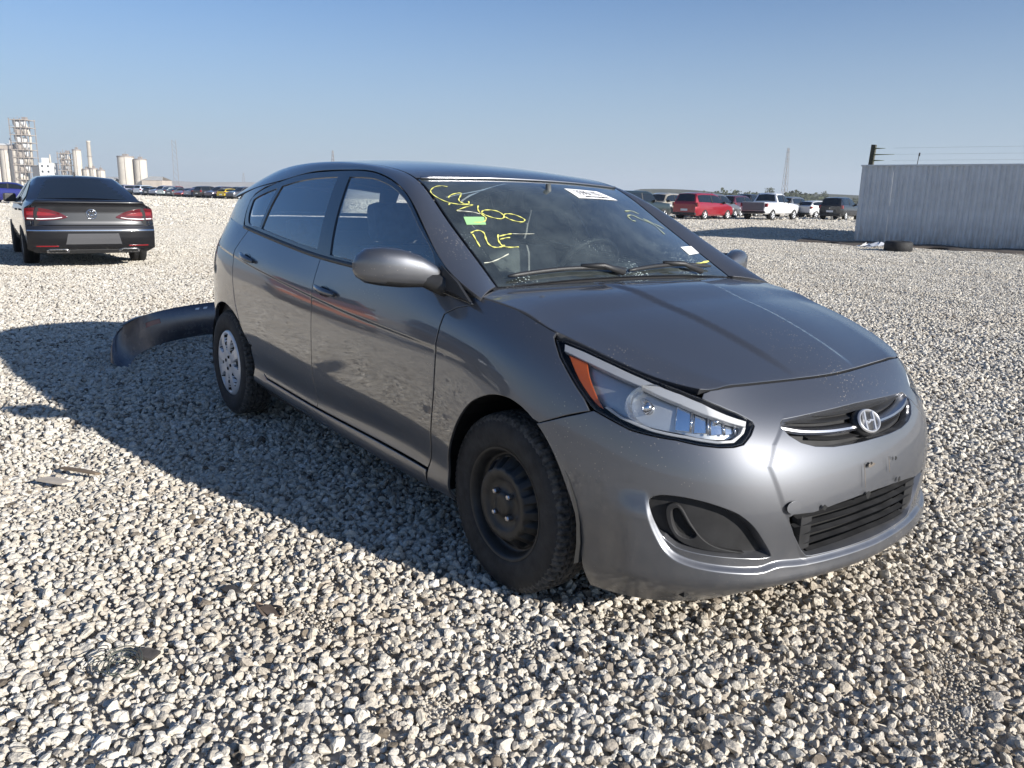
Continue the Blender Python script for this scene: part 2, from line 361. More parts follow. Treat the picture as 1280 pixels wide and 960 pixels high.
def panel(outline, surf, res=.025, holes=(), skirt=.012, bev=.002, hint=HINT, lift=0.0, lines=()):
    """cut one sheet-metal panel out of a surface; holes: (outline, slope width, depth). returns V,F,N"""
    o = np.asarray(outline, float)
    if area2(o) < 0: o = o[::-1]
    o = resample(o, res*.8)
    hs = []
    for h, bw, dp in holes:
        h = np.asarray(h, float)
        if area2(h) < 0: h = h[::-1]
        hs.append((resample(h, res*.7), bw, dp))
    loops = [o-pnorm(o)*bev]+[h+pnorm(h)*bev for h, _, _ in hs]
    lo, hi = o.min(0), o.max(0)
    g = np.stack(np.meshgrid(np.arange(lo[0], hi[0], res), np.arange(lo[1], hi[1], res), indexing='ij'), -1).reshape(-1, 2)
    g = g+((np.round((g[:, 1]-lo[1])/res) % 2)*res*.5)[:, None]*np.array([1, 0])
    k = inpoly(loops[0], g)
    for l in loops[1:]: k &= ~inpoly(l, g)
    g = g[k]; allb = np.vstack(loops)
    ln = []
    for l in lines:
        l = np.asarray(l, float); kk = inpoly(loops[0], l)
        for q in loops[1:]: kk &= ~inpoly(q, l)
        l = l[kk]
        if len(l):
            l = l[np.sqrt(((l[:, None]-np.vstack(loops)[None])**2).sum(-1)).min(1) > .003]; ln.append(l)
    lall = np.vstack(ln) if ln else np.zeros((0, 2))
    if len(lall) and len(g):
        g = g[np.concatenate([np.sqrt(((g[s:s+1000, None]-lall[None])**2).sum(-1)).min(1) for s in range(0, len(g), 1000)]) > res*.45]
    if len(g):
        dmin = np.full(len(g), 9.)
        for s in range(0, len(g), 2000):
            dmin[s:s+2000] = np.sqrt(((g[s:s+2000, None]-allb[None])**2).sum(-1)).min(1)
        g = g[dmin > res*.55]
    pts = np.vstack([allb, g, lall]); edges = []; k0 = 0
    for l in loops:
        n = len(l); edges += [(k0+i, k0+(i+1) % n) for i in range(n)]; k0 += n
    r = delaunay_2d_cdt([Vector(p) for p in pts], edges, [], 0, 1e-7)
    vv = np.array([tuple(p) for p in r[0]]); F = np.array([f for f in r[2] if len(f) == 3])
    ce = vv[F].mean(1); k = inpoly(loops[0], ce)
    for l in loops[1:]: k &= ~inpoly(l, ce)
    F = F[k]
    P, A, B, N = frame(surf, vv, hint); P = P+N*lift
    tri = P[F]; fn = np.cross(tri[:, 1]-tri[:, 0], tri[:, 2]-tri[:, 0]); flip = np.sum(fn*N[F[:, 0]], 1) < 0
    F[flip] = F[flip][:, ::-1]
    V = [P]; NN = [N]; FF = [tuple(f) for f in F]; base = len(P)
    for li, l in enumerate(loops):
        src = o if li == 0 else hs[li-1][0]
        sg = 1 if li == 0 else -1
        n = len(src); nr = pnorm(src)*sg                                   # away from the sheet
        P0, A0, B0, N0 = frame(surf, l, hint); P1, A1, B1, N1 = frame(surf, src, hint)
        P0 = P0+N0*lift; P1 = P1+N1*lift
        out = A1*nr[:, :1]+B1*nr[:, 1:]; out -= N1*np.sum(out*N1, 1)[:, None]; out /= np.linalg.norm(out, axis=1)[:, None]+1e-12
        nb = N1+out; nb /= np.linalg.norm(nb, axis=1)[:, None]
        if li == 0: bw, dp = 0.0, skirt
        else: bw, dp = hs[li-1][1], hs[li-1][2]
        R1 = P1-N1*bev*.7; R2 = P1+out*bw-N1*dp
        ns = out*dp+N1*bw; ns = ns/(np.linalg.norm(ns, axis=1)[:, None]+1e-12)
        rings = [(P0, N0), (R1, nb), (R1, ns), (R2, ns)]
        idx = []
        for Pq, Nq in rings: V.append(Pq); NN.append(Nq); idx.append(base+np.arange(n)); base += n
        for a, b in ((0, 1), (2, 3)):
            for i in range(n):
                j = (i+1) % n; f = (idx[a][i], idx[a][j], idx[b][j], idx[b][i])
                FF.append(f if sg > 0 else f[::-1])
    V = np.vstack(V); NN = np.vstack(NN)
    # check winding of the skirts against their normals
    res_f = []
    for f in FF:
        if len(f) == 4:
            a, b, c = V[f[0]], V[f[1]], V[f[3]]
            fn = np.cross(b-a, c-a)
            if np.dot(fn, NN[f[0]]+NN[f[2]]) < 0: f = f[::-1]
        res_f.append(tuple(int(x) for x in f))
    return V, res_f, NN
def mirror(d): V, F, N = d; return V*[1, -1, 1], [f[::-1] for f in F], N*[1, -1, 1]
def join(*ds):
    V = []; F = []; N = []; b = 0
    for v, f, n in ds:
        V.append(v); N.append(n); F += [tuple(i+b for i in q) for q in f]; b += len(v)
    return np.vstack(V), F, np.vstack(N)
def put(name, d, mat, parent): return mesh_np(name, d[0], d[1], mat, parent, normals=d[2])
def both(name, d, mat, parents):
    """right-hand (mirrored) and left-hand copy of a part"""
    pr, pl = parents if isinstance(parents, tuple) else (parents, parents)
    r = put(name, mirror(d), mat, pr); l = put(name, d, mat, pl)
    return r, l

# ---------------------------------------------------------------- surfaces of the hatchback
_lg = np.array([(0, .140), (.29, .145), (.40, .150), (.466, .136), (.577, .142), (.667, .158), (.722, .187), (.762, .25), (.784, .32), (.792, .37)])
_lgs = cr(_lg, n=5, closed=False)
def ledge_dist(a, v):
    # signed distance to the ledge line, positive below / outboard of it
    q = np.stack([a, v], 1); best = np.full(len(a), 9.); sg = np.ones(len(a))
    for p0, p1 in zip(_lgs[:-1], _lgs[1:]):
        e = p1-p0; k = np.clip(((q-p0)@e)/(e@e), 0, 1); d = q-(p0+k[:, None]*e); dd = np.hypot(d[:, 0], d[:, 1]); up = dd < best-1e-9
        best = np.where(up, dd, best); sg = np.where(up, np.sign(d[:, 0]*e[1]-d[:, 1]*e[0]+1e-12), sg)
    return best*sg
_tc = np.array([(.0, .30), (.10, .27), (.178, .318), (.272, .369), (.329, .402), (.472, .447), (.55, .42), (.608, .376), (.70, .30)])
def crease_v(a): return np.interp(a, [1.4, 1.7, 2.4, 3.7, 4.3], [.505, .518, .542, .600, .62])
def feat(t, v):
    a = np.abs(t)
    d = .017*sstep(ledge_dist(a, np.asarray(v, float))/.020+.5)*sstep(v/.10)*sstep((.93-a)/.12)*sstep((.37-v)/.10)
    tc = np.interp(v, _tc[:, 0], _tc[:, 1])
    d += .0028*sstep((tc-a)/.022+.5)*sstep((.66-v)/.06)*sstep((v-.13)/.03)
    vc = crease_v(a); q = vc-v
    d -= .0060*sstep(q/.016+.5)*np.exp(-np.clip(q, 0, 1)/.10)*sstep((a-1.45)/.5)*sstep((4.3-a)/.5)
    return d
def SF(t, v):
    P = S(t, v); d = feat(t, v)
    W, D = _planb(np.asarray(t, float)); T = D@_pl3; T /= np.linalg.norm(T, axis=1)[:, None]
    P[:, 0] += T[:, 1]*d; P[:, 1] -= T[:, 0]*d
    return P
def yg(x, z):
    tap = .08*np.clip((-2.3-x)/.6, 0, 3)**2
    return .80-tap-.28*(z-.95)-.45*np.maximum(0, z-.95)**2
def G(x, z): x = np.asarray(x, float); z = np.asarray(z, float); return np.stack([x, yg(x, z), z], 1)
def crv(pts):
    P = np.asarray(pts, float); d = np.concatenate([[0], np.cumsum(np.linalg.norm(np.diff(P, axis=0), axis=1))]); d /= d[-1]
    b = nat_basis(d)
    return lambda s: b(np.asarray(s, float))[0]@P
def coons(c0, c1, d0, d1):
    """c0(u) at w=0, c1(u) at w=1, d0(w) at u=0, d1(w) at u=1"""
    P00, P10, P01, P11 = c0([0.])[0], c0([1.])[0], c1([0.])[0], c1([1.])[0]
    def f(u, w):
        u = np.asarray(u, float); w = np.asarray(w, float); U = u[:, None]; W = w[:, None]
        return (1-W)*c0(u)+W*c1(u)+(1-U)*d0(w)+U*d1(w)-((1-U)*(1-W)*P00+U*(1-W)*P10+(1-U)*W*P01+U*W*P11)
    return f
def xz_t(x):
    """t (left flank, >0) for station x on the flank"""
    tt = np.linspace(0, TMAX, 1500); return float(np.interp(-x, -S(tt, tt*0+.4)[:, 0], tt))
T_COWL = xz_t(-.19)+.02; T_HC = .655
def rail_v(t): a = np.abs(t); return .762-.020*sstep((a-.50)/.15)*sstep((1.36-a)/.16)
def rail(t): t = np.asarray(t, float); return S(t, rail_v(t))
# hood: w=0 rear edge, w=1 front edge; u from the right flank to the left
_hl = S([T_COWL], [.762])[0]; _hr = _hl*[1, -1, 1]
hood_rear = crv([_hr, (-.285, -.635, .958), (-.275, -.35, .970), (-.27, 0, .975), (-.275, .35, .970), (-.285, .635, .958), _hl])
def hood_front(u): return rail((np.asarray(u, float)*2-1)*T_HC)
def hood_sr(w): w = np.asarray(w, float); return rail(-(T_COWL+(T_HC-T_COWL)*w))
def hood_sl(w): w = np.asarray(w, float); return rail(T_COWL+(T_HC-T_COWL)*w)
_hood = coons(hood_rear, hood_front, hood_sr, hood_sl)
def HOOD(u, w):
    u = np.asarray(u, float); w = np.asarray(w, float); P = _hood(u, w)
    a = np.abs(2*u-1); yb = .245-.085*w
    P[:, 2] += .030*(1-a**2.6)*np.sin(np.pi*np.clip(w, 0, 1))**.8
    y = np.abs(P[:, 1])
    P[:, 2] += .009*(1-sstep((y-yb)/.035+.5))*np.clip(w*6, 0, 1)*np.clip((1-w)*5, 0, 1)
    return P
# windshield, roof, pillars
Q1 = crv([(-.287, .634, .960), (-.45, .616, 1.052), (-.70, .592, 1.192), (-.965, .564, 1.330), (-1.2, .562, 1.376), (-1.5, .557, 1.398), (-2.0, .557, 1.402), (-2.5, .545, 1.362), (-2.95, .50, 1.285)])
Q2 = crv([(-.175, .772, .940), (-.355, .781, 1.010), (-.505, .756, 1.085), (-.847, .668, 1.266), (-1.03, .634, 1.322), (-1.24, .612, 1.357), (-1.5, .604, 1.364), (-1.9, .612, 1.352), (-2.15, .633, 1.318), (-2.5, .645, 1.277), (-2.90, .640, 1.215)])
_q1s = np.linspace(0, 1, 2001); _q1p = Q1(_q1s); _q2p = Q2(_q1s)
def q1_at(x): return np.interp(-np.asarray(x, float), -_q1p[:, 0], _q1s)
def q2_at(x): return np.interp(-np.asarray(x, float), -_q2p[:, 0], _q1s)
XT = -.965
s_t = float(q1_at(XT))
ws_bot = crv([(-.287, -.634, .960), (-.265, -.33, .978), (-.255, 0, .984), (-.265, .33, .978), (-.287, .634, .960)])
ws_top = crv([(XT, -.57, 1.332), (-.925, -.28, 1.342), (-.912, 0, 1.345), (-.925, .28, 1.342), (XT, .57, 1.332)])
_ws = coons(ws_bot, ws_top, lambda w: Q1(np.asarray(w)*s_t)*[1, -1, 1], lambda w: Q1(np.asarray(w)*s_t))
def WS(u, w):
    u = np.asarray(u, float); w = np.asarray(w, float); P = _ws(u, w); b = .022*(1-(2*u-1)**2)*4*w*(1-w)
    P[:, 0] += b*.55; P[:, 2] += b*.85; return P
rf_rear = crv([(-2.95, -.50, 1.285), (-3.0, -.25, 1.318), (-3.02, 0, 1.328), (-3.0, .25, 1.318), (-2.95, .50, 1.285)])
_rf = coons(ws_top, rf_rear, lambda w: Q1(s_t+(1-s_t)*np.asarray(w))*[1, -1, 1], lambda w: Q1(s_t+(1-s_t)*np.asarray(w)))
def ROOF(u, w):
    u = np.asarray(u, float); w = np.asarray(w, float); P = _rf(u, w)
    P[:, 2] += .004*(1-np.abs(2*u-1)**2.4)*np.clip(4*w*(1-w), 0, 1)**.7; return P
def STRIP(x, q):
    """pillar and roof rail between the ditch (q=0) and the door frame (q=1); x = fraction along"""
    x = np.asarray(x, float); q = np.asarray(q, float)
    a = Q1(x); b = Q2(x*1.0)
    P = a*(1-q)[:, None]+b*q[:, None]; bl = .010*4*q*(1-q)
    P[:, 1] += bl*.6; P[:, 2] += bl*.6; P[:, 0] += bl*.3*np.clip((.45-x)*4, 0, 1)
    return P

# ---------------------------------------------------------------- outlines, measured on the car (t or x along the flank, v or z up it)
headlight_o = [(1.182, .714), (1.139, .671), (1.098, .643), (1.057, .614), (1.015, .586), (.976, .563), (.917, .556), (.856, .548), (.79, .552), (.726, .556), (.66, .549), (.602, .546), (.555, .548), (.523, .557),
 (.493, .590), (.473, .622), (.476, .638), (.500, .655), (.531, .672), (.59, .694), (.654, .712), (.73, .726), (.809, .733), (.90, .735), (.979, .734), (1.08, .732), (1.160, .726)]
fog_o = cr([(.783, .335), (.765, .352), (.735, .360), (.686, .361), (.62, .350), (.553, .325), (.515, .298), (.486, .268), (.452, .220), (.424, .180), (.430, .170), (.482, .170), (.601, .180), (.687, .193), (.718, .208), (.739, .225), (.760, .262), (.775, .300)], n=3)
lgr_half = [(0, .152), (.15, .153), (.270, .156), (.293, .160), (.318, .181), (.352, .228), (.376, .275), (.380, .292), (.366, .300), (.290, .296), (.20, .309), (.10, .318), (0, .321)]
grl_half = [(0, .512), (.10, .511), (.197, .514), (.27, .526), (.321, .546), (.358, .576), (.377, .606), (.374, .622), (.359, .633), (.30, .636), (.155, .645), (.07, .650), (0, .652)]
def sym(h): h = np.array(h, float); return np.vstack([h, (h*[-1, 1])[::-1][1:-1]])
farch = [(1.618, 0.0), (1.625, .10), (1.618, .188), (1.575, .278), (1.526, .348), (1.47, .402), (1.40, .441), (1.345, .461), (1.284, .472), (1.22, .466), (1.162, .442), (1.115, .408), (1.074, .362), (1.034, .295), (1.001, .217), (.982, .13), (.973, .051), (.970, .0)]
farch_s = cr(farch, n=3, closed=False)
ia = int(np.argmin(np.abs(farch_s[:, 0]-1.162)+np.abs(farch_s[:, 1]-.442)))
hl = np.array(headlight_o)
# bumper: hood edge, headlight, seam, arch, bottom edge
bump_half = np.vstack([[(0, .757), (.2, .757), (.4, .756), (.50, .755), (.56, .750), (.62, .740), (.648, .728)], hl[[20, 19, 18, 17, 16, 15, 14, 13, 12, 11, 10, 9, 8, 7, 6, 5]], [(1.02, .534), (1.071, .503)], farch_s[ia:], [(.90, 0), (.75, 0), (.6, 0), (.4, 0), (.2, 0), (0, 0)]])
bumper_o = sym(bump_half)
tB = lambda x: xz_t(x)
door_front_edge = [(1.766, .104), (1.735, .200), (1.715, .29), (1.700, .375), (1.698, .46), (1.700, .532), (1.692, .60), (1.684, .649), (1.63, .690), (1.575, .716)]
tBp = tB(-1.405); tBl = tB(-1.37)
fender_o = np.vstack([[(1.192, .737), (1.192, .722)], hl[[1, 2, 3, 4]], [(.990, .558), (1.02, .540), (1.071, .509), (1.155, .450)], farch_s[:ia][::-1], [(1.70, 0), (1.772, .0)], [(p[0]-.006, p[1]) for p in door_front_edge], [(T_COWL+.005, .752), (T_COWL-.05, .757), (1.37, .757), (1.28, .745), (1.22, .738)]])
frontdoor_o = np.vstack([door_front_edge, [(1.55, .735), (1.57, .758), (1.8, .76), (2.2, .76), (2.6, .76), (tBl, .758)], [(tBl-.005, .6), (tBl+.0, .4), (tBl+.01, .2), (tBl+.01, .108)]])
rdoor_edge = [(3.487, .262), (3.51, .275), (3.56, .297), (3.639, .352), (3.69, .41), (3.719, .475), (3.728, .557), (3.732, .640), (3.70, .70), (3.66, .76)]
reardoor_o = np.vstack([[(tBl+.0135, .108), (tBl+.0135, .2), (tBl+.0035, .4), (tBl-.0015, .6), (tBl+.0035, .758)], [(3.0, .76), (3.4, .76)], rdoor_edge[::-1], [(3.44, .215), (3.385, .128), (3.34, .112)]])
sill_o = [(1.772, .0), (1.776, .06), (1.776, .094), (2.2, .098), (2.8, .098), (3.33, .102), (3.375, .118), (3.43, .205), (3.478, .255), (3.500, .250), (3.512, .2), (3.514, .10), (3.514, 0), (2.8, 0)]
rarch = [(3.522, .0), (3.519, .16), (3.520, .262), (3.60, .325), (3.69, .366), (3.782, .388), (3.885, .396), (3.99, .382), (4.07, .358), (4.134, .325), (4.20, .27), (4.25, .20), (4.27, .1), (4.275, .0)]
rarch_s = cr(rarch, n=4, closed=False, corners=(2,))
quarter_o = np.vstack([rarch_s[8:], [(4.35, 0), (4.55, 0), (4.62, .2), (4.62, .5), (4.60, .76), (4.3, .76), (4.0, .76), (3.665, .76)], [(p[0]+.006, p[1]) for p in rdoor_edge[::-1]]])
frame_o = [(-.19, .925), (-.355, 1.006), (-.505, 1.081), (-.68, 1.176), (-.847, 1.262), (-1.03, 1.318), (-1.24, 1.353), (-1.5, 1.360), (-1.9, 1.348), (-2.15, 1.314), (-2.36, 1.268), (-2.465, 1.232), (-2.495, 1.205), (-2.485, 1.15), (-2.44, 1.088), (-2.38, 1.055), (-2.25, 1.035), (-1.8, 1.0), (-1.4, .975), (-.9, .958), (-.5, .950)]
gl_front = cr([(-.435, .992), (-.51, 1.068), (-.66, 1.148), (-.83, 1.238), (-.98, 1.288), (-1.10, 1.313), (-1.22, 1.328), (-1.425, 1.332), (-1.36, 1.15), (-1.30, 1.0), (-1.0, .990), (-.7, .985)], corners=(0, 7, 9), n=3)
gl_rear = cr([(-1.44, 1.012), (-1.49, 1.17), (-1.545, 1.332), (-1.75, 1.326), (-1.95, 1.311), (-2.135, 1.284), (-2.155, 1.18), (-2.165, 1.068), (-1.9, 1.044), (-1.65, 1.026)], corners=(0, 2, 5, 7), n=3)
gl_quart = cr([(-2.20, 1.072), (-2.195, 1.18), (-2.185, 1.272), (-2.31, 1.247), (-2.435, 1.214), (-2.445, 1.19), (-2.42, 1.13), (-2.37, 1.088), (-2.29, 1.074)], corners=(0, 2), n=3)
cpil_o = [(-2.24, 1.018), (-2.38, 1.042), (-2.452, 1.078), (-2.495, 1.145), (-2.505, 1.206), (-2.472, 1.242), (-2.36, 1.278), (-2.20, 1.305), (-2.5, 1.272), (-2.88, 1.212), (-2.96, 1.15), (-3.02, 1.06), (-2.8, 1.06), (-2.5, 1.04)]

# ---------------------------------------------------------------- assemble the hatchback
T4 = Matrix(((.999975, .003047, .006371, 0), (-.003122, .999924, .011893, 0), (-.006334, -.011912, .999909, 0), (0, 0, 0, 1)))
car = empty('hatchback', label='grey five-door hatchback with yellow marker writing on its windshield', cat='car')
car.matrix_world = Matrix.Translation(Vector(CAM)) @ T4 @ Matrix.Translation(-Vector(CAM))
HX = car
def part(name, d, mat, parent=None): return put(name, d, mat, parent or HX)

part('hood', panel([(0.003, 0.004), (.997, .004), (.997, .994), (.5, .996), (.003, .994)], lambda a, b: HOOD(a/1.5, b/.9), res=.018, skirt=.02, bev=.003) if False else
     panel(np.array([(.004, .006), (.996, .006), (.996, .994), (.003, .994)])*[1.5, .9], lambda a, b: HOOD(a/1.5, b/.9), res=.016, skirt=.022, bev=.003), M['paint'])
bm_holes = [(sym(lgr_half), .006, .03), (sym(grl_half), .008, .03), (fog_o, .010, .030), (fog_o*[-1, 1], .010, .030)]
fl = []
_lq = resample(_lgs, .006, closed=False); _dn = np.gradient(_lq, axis=0); _dn /= np.linalg.norm(_dn, axis=1)[:, None]
for dv in (-.010, -.005, 0, .005, .010):
    for sg in (-1, 1): fl.append((_lq+np.stack([-_dn[:, 1], _dn[:, 0]], 1)*dv)*[sg, 1])
_q = np.linspace(.12, .66, 110)
for dt in (-.011, -.0055, 0, .0055, .011):
    for sg in (-1, 1): fl.append(np.stack([sg*(np.interp(_q, _tc[:, 0], _tc[:, 1])+dt), _q], 1))
bumper = part('front_bumper', panel(bumper_o, SF, res=.014, holes=bm_holes, skirt=.02, lines=fl), M['paint'])
_q = np.arange(1.45, 4.35, .02); CL = [np.stack([_q, crease_v(_q)+dv], 1) for dv in (-.009, -.0045, 0, .0045, .009)]
for d, nm in ((fender_o, 'fender'),):
    both(nm, panel(d, SF, res=.025, skirt=.010, lines=CL), M['paint'], HX)
fd = both('front_door', panel(frontdoor_o, SF, res=.03, skirt=.02, lines=CL), M['paint'], HX)
rd = both('rear_door', panel(reardoor_o, SF, res=.03, skirt=.02, lines=CL), M['paint'], HX)
both('sill', panel(sill_o, SF, res=.03, skirt=.02), M['paint'], HX)
both('quarter_panel', join(panel(quarter_o, SF, res=.035, skirt=.02, lines=CL), panel(cpil_o, G, res=.03, skirt=.004)), M['paint'], HX)
sw = 3.2
strip_o = np.array([(.004, .01), (.996, .01), (.996, .985), (.004, .985)])
both('roof_pillar', panel(strip_o*[sw, .1], lambda a, b: STRIP(a/sw, b/.1), res=.02, skirt=.012), M['paint'], HX)
part('roof', panel(np.array([(.006, .003), (.994, .003), (.994, .997), (.006, .997)])*[1.1, 2.0], lambda a, b: ROOF(a/1.1, b/2.0), res=.03, skirt=.012), M['paint'])
# bright top edge of the windshield
tr = MB(); tr.tube([tuple(Vector(p)+Vector((.006, 0, .004))) for p in WS(np.linspace(.015, .985, 30), np.full(30, .992))], .0055, 6); tr.build('windshield_trim', M['satin'], HX)
ws = part('windshield', panel(np.array([(.006, .012), (.994, .012), (.99, .985), (.01, .985)])*[1.2, .78], lambda a, b: WS(a/1.2, b/.78), res=.04, skirt=.004), M['windshield'])
# black band round the glass
band = lambda a, b: WS(a/1.2, b/.78)-np.array([.0015, 0, .002])*1.0
part('windshield_band', panel(np.array([(.004, .008), (.996, .008), (.992, .99), (.008, .99)])*[1.2, .78], band, res=.05, holes=[(np.array([(.045, .075), (.955, .075), (.945, .93), (.055, .93)])*[1.2, .78], 0, .002)], skirt=.004), M['black_gloss'])
rear_glass_rows = None
# door frames and glass
fr_r, fr_l = both('window_frame', panel(cr(frame_o, corners=(0,), n=3), G, res=.03, holes=[(gl_front, .004, .012), (gl_rear, .004, .012), (gl_quart, .004, .012)], skirt=.01), M['black_gloss'], HX)
for nm, o_, pr in (('door_window', gl_front, fd), ('door_window', gl_rear, rd), ('quarter_window', gl_quart, (HX, HX))):
    both(nm, panel(o_, lambda x, z: G(x, z)-np.stack([x*0, x*0+.006, x*0], 1), res=.05, skirt=.003), M['glass'], pr)
# belt moulding
for s in (1, -1):
    mbm = MB(); xs = np.linspace(-.22, -2.40, 40)
    tt = np.array([xz_t(x) for x in xs]); P = S(tt, tt*0+.757)
    mbm.tube([(p[0], s*(p[1]-.002), p[2]+.004) for p in P], .011, 6); mbm.build('belt_moulding', M['black_plastic'], HX)
# tailgate and rear
def TG(u, w):
    u = np.asarray(u, float); w = np.asarray(w, float)
    tt = 4.62+(2*TMAX-2*4.62)*(1-u); low = S(np.where(tt > TMAX, tt, tt), u*0+.76)
    top = rf_rear(u); return low*(1-w)[:, None]+top*w[:, None]
TGH = cr(np.array([(.10, .10), (.5, .08), (.90, .10), (.87, .84), (.5, .88), (.13, .84)])*[1.2, .4], corners=(0, 2, 3, 5), n=4)
tg_ = part('tailgate', join(panel(np.array([(.01, .01), (.99, .01), (.99, .99), (.01, .99)])*[1.2, .4], lambda a, b: TG(a/1.2, b/.4), res=.04, hint=np.array([-1.5, 0, .6]), holes=[(TGH, .006, .01)]),
     panel([(4.64, .03), (2*TMAX-4.64, .03), (2*TMAX-4.62, .5), (2*TMAX-4.60, .75), (4.60, .75), (4.62, .5)], S, res=.06)), M['paint'])
part('rear_window', panel(TGH, lambda a, b: TG(a/1.2, b/.4), res=.06, skirt=.003, hint=np.array([-1.5, 0, .6]), lift=-.006), M['glass'], tg_)
for s in (0, 1):
    d = panel([(4.40, .55), (4.60, .54), (4.60, .74), (4.45, .72)], S, res=.03, lift=.006)
    part('tail_light', d if s else mirror(d), M['red_lens'])

# inside the openings: grille, lower grille, fog inserts, lamps
def SO(off):
    def f(t, v):
        t = np.asarray(t, float); P = S(t, v); W, D = _planb(t); T = D@_pl3; T /= np.linalg.norm(T, axis=1)[:, None]
        P[:, 0] -= T[:, 1]*off; P[:, 1] += T[:, 0]*off; return P
    return f
def grow(o, d): o = np.asarray(o, float); o = o if area2(o) > 0 else o[::-1]; return o+pnorm(o)*d
grl = part('grille', panel(grow(sym(grl_half), .012), SO(.035), res=.03), M['grey_plastic'])
def sbar(name, tv, hgt, depth, mat, parent, off=.012, seg=24, taper=False):
    """a horizontal bar following the nose: tv = [(t, v)]"""
    q = cr(tv, n=6, closed=False); V = []; F = []
    for i, (t, v) in enumerate(q):
        k = i/(len(q)-1); h = hgt*((math.sin(math.pi*(.06+.88*k)))**.5 if taper else 1)
        P = SO(off)([t], [v])[0]; P2 = SO(off+depth)([t], [v])[0]
        V += [P+[0, 0, h/2-.004], P+[0, 0, -h/2+.002], P2+[0, 0, -h/2], P2+[0, 0, h/2], P+(P-P2)/depth*.003+[0, 0, 0]]
    n = len(q)
    for i in range(n-1):
        a = 5*i; b = a+5
        F += [(a, a+4, b+4, b), (a+4, a+1, b+1, b+4), (a+1, a+2, b+2, b+1), (a+3, a, b, b+3), (a+2, a+3, b+3, b+2)]
    F += [(0, 3, 2, 1, 4), (5*n-5, 5*n-1, 5*n-4, 5*n-3, 5*n-2)]
    return mesh_np(name, V, F, mat, parent)
sbar('chrome_bar', [(-.382, .600), (-.30, .578), (-.2, .566), (-.12, .563), (0, .562), (.12, .563), (.2, .566), (.30, .578), (.382, .600)], .020, .03, M['satin'], grl, off=.006)
for dv, tm in ((-.036, .27), (.034, .36), (.055, .34)):
    sbar('grille_bar', [(-tm, .572+dv+.010), (-tm*.5, .563+dv), (0, .562+dv), (tm*.5, .563+dv), (tm, .572+dv+.010)], .010, .02, M['black_plastic'], grl, off=.020)
# emblem: oval ring with a slanted letter
em = empty('emblem_mount', parent) if False else None
c0 = SO(-.004)([0.0], [.583])[0]
nn = S([0.0], [.60])[0]-S([0.0], [.565])[0]; up = Vector(nn).normalized(); rt = Vector((0, 1, 0)); no = rt.cross(up) * 1
if no.x < 0: no = -no
c0 = c0+np.array([0, 0, -.002])
EM = Matrix(((rt.x, up.x, no.x, c0[0]), (rt.y, up.y, no.y, c0[1]), (rt.z, up.z, no.z, c0[2]), (0, 0, 0, 1))) @ Matrix.Scale(.90, 4)
b = MB(); b.lathe([(.0, .004), (.05, .004), (.058, -.012), (.058, -.03), (0, -.03)], 40, M=EM @ Matrix.Diagonal((1.12, .80, 1, 1))); hub = b.build('emblem_base', M['black_plastic'], grl)
b = MB()
rg = [(math.cos(a)*.060, math.sin(a)*.040) for a in np.linspace(0, 2*math.pi, 41)]
ring = []
for a in np.linspace(0, 2*math.pi, 48, endpoint=False):
    ring.append([Vector((math.cos(a)*(.0615-q), math.sin(a)*(.0425-q), z)) for q, z in ((0, .004), (.003, .011), (.007, .011), (.010, .004))])
vs = [[b.b.verts.new(EM @ p) for p in r] for r in ring]
for i in range(48):
    for k in range(3): f = b.b.faces.new((vs[i][k], vs[i][k+1], vs[(i+1) % 48][k+1], vs[(i+1) % 48][k])); f.smooth = True
# the slanted letter, as curved strokes; +y is the viewer's right when the nose is seen from the front
def stroke(b, pts, wd, z0=.004, z1=.011):
    pts = [Vector((p[0], p[1], 0)) for p in pts]; n = len(pts); L = []
    for i, p in enumerate(pts):
        t = (pts[min(i+1, n-1)]-pts[max(i-1, 0)]).normalized(); q = Vector((-t.y, t.x, 0)); wv = wd[i] if isinstance(wd, (list, tuple)) else wd
        L.append([b.b.verts.new(EM @ Vector((p.x+q.x*wv, p.y+q.y*wv, z0))), b.b.verts.new(EM @ Vector((p.x+q.x*wv*.6, p.y+q.y*wv*.6, z1))), b.b.verts.new(EM @ Vector((p.x-q.x*wv*.6, p.y-q.y*wv*.6, z1))), b.b.verts.new(EM @ Vector((p.x-q.x*wv, p.y-q.y*wv, z0)))])
    for i in range(n-1):
        for k in range(3): b.b.faces.new((L[i][k], L[i][k+1], L[i+1][k+1], L[i+1][k]))
    b.b.faces.new(L[0]); b.b.faces.new(L[-1][::-1])
stroke(b, [(-.034, -.030), (-.030, -.012), (-.022, .010), (-.012, .034)], [.007, .0065, .0065, .007])
stroke(b, [(.012, -.034), (.022, -.010), (.030, .012), (.034, .030)], [.007, .0065, .0065, .007])
stroke(b, [(-.024, .004), (-.010, -.006), (.004, .001), (.022, -.002)], [.004, .005, .005, .004])
b.build('emblem', M['emblem'], grl)
# lower grille
lg = part('lower_grille', panel(grow(sym(lgr_half), .012), SO(.05), res=.03), M['dark'])
for v, tm in ((.276, .34), (.247, .345), (.218, .325), (.190, .305), (.166, .275)):
    sbar('slat', [(-tm, v), (-tm*.5, v+.006), (0, v+.010), (tm*.5, v+.006), (tm, v)], .008, .016, M['grey_plastic'], lg, off=.012)
for t in (-.30, .30):
    b = MB(); P = SO(.025)([t], [.225])[0]; b.box((P[0]-.02, P[1]-.025, P[2]-.055), (P[0]+.012, P[1]+.03, P[2]+.05), bev=.004); b.build('slat_post', M['grey_plastic'], lg)
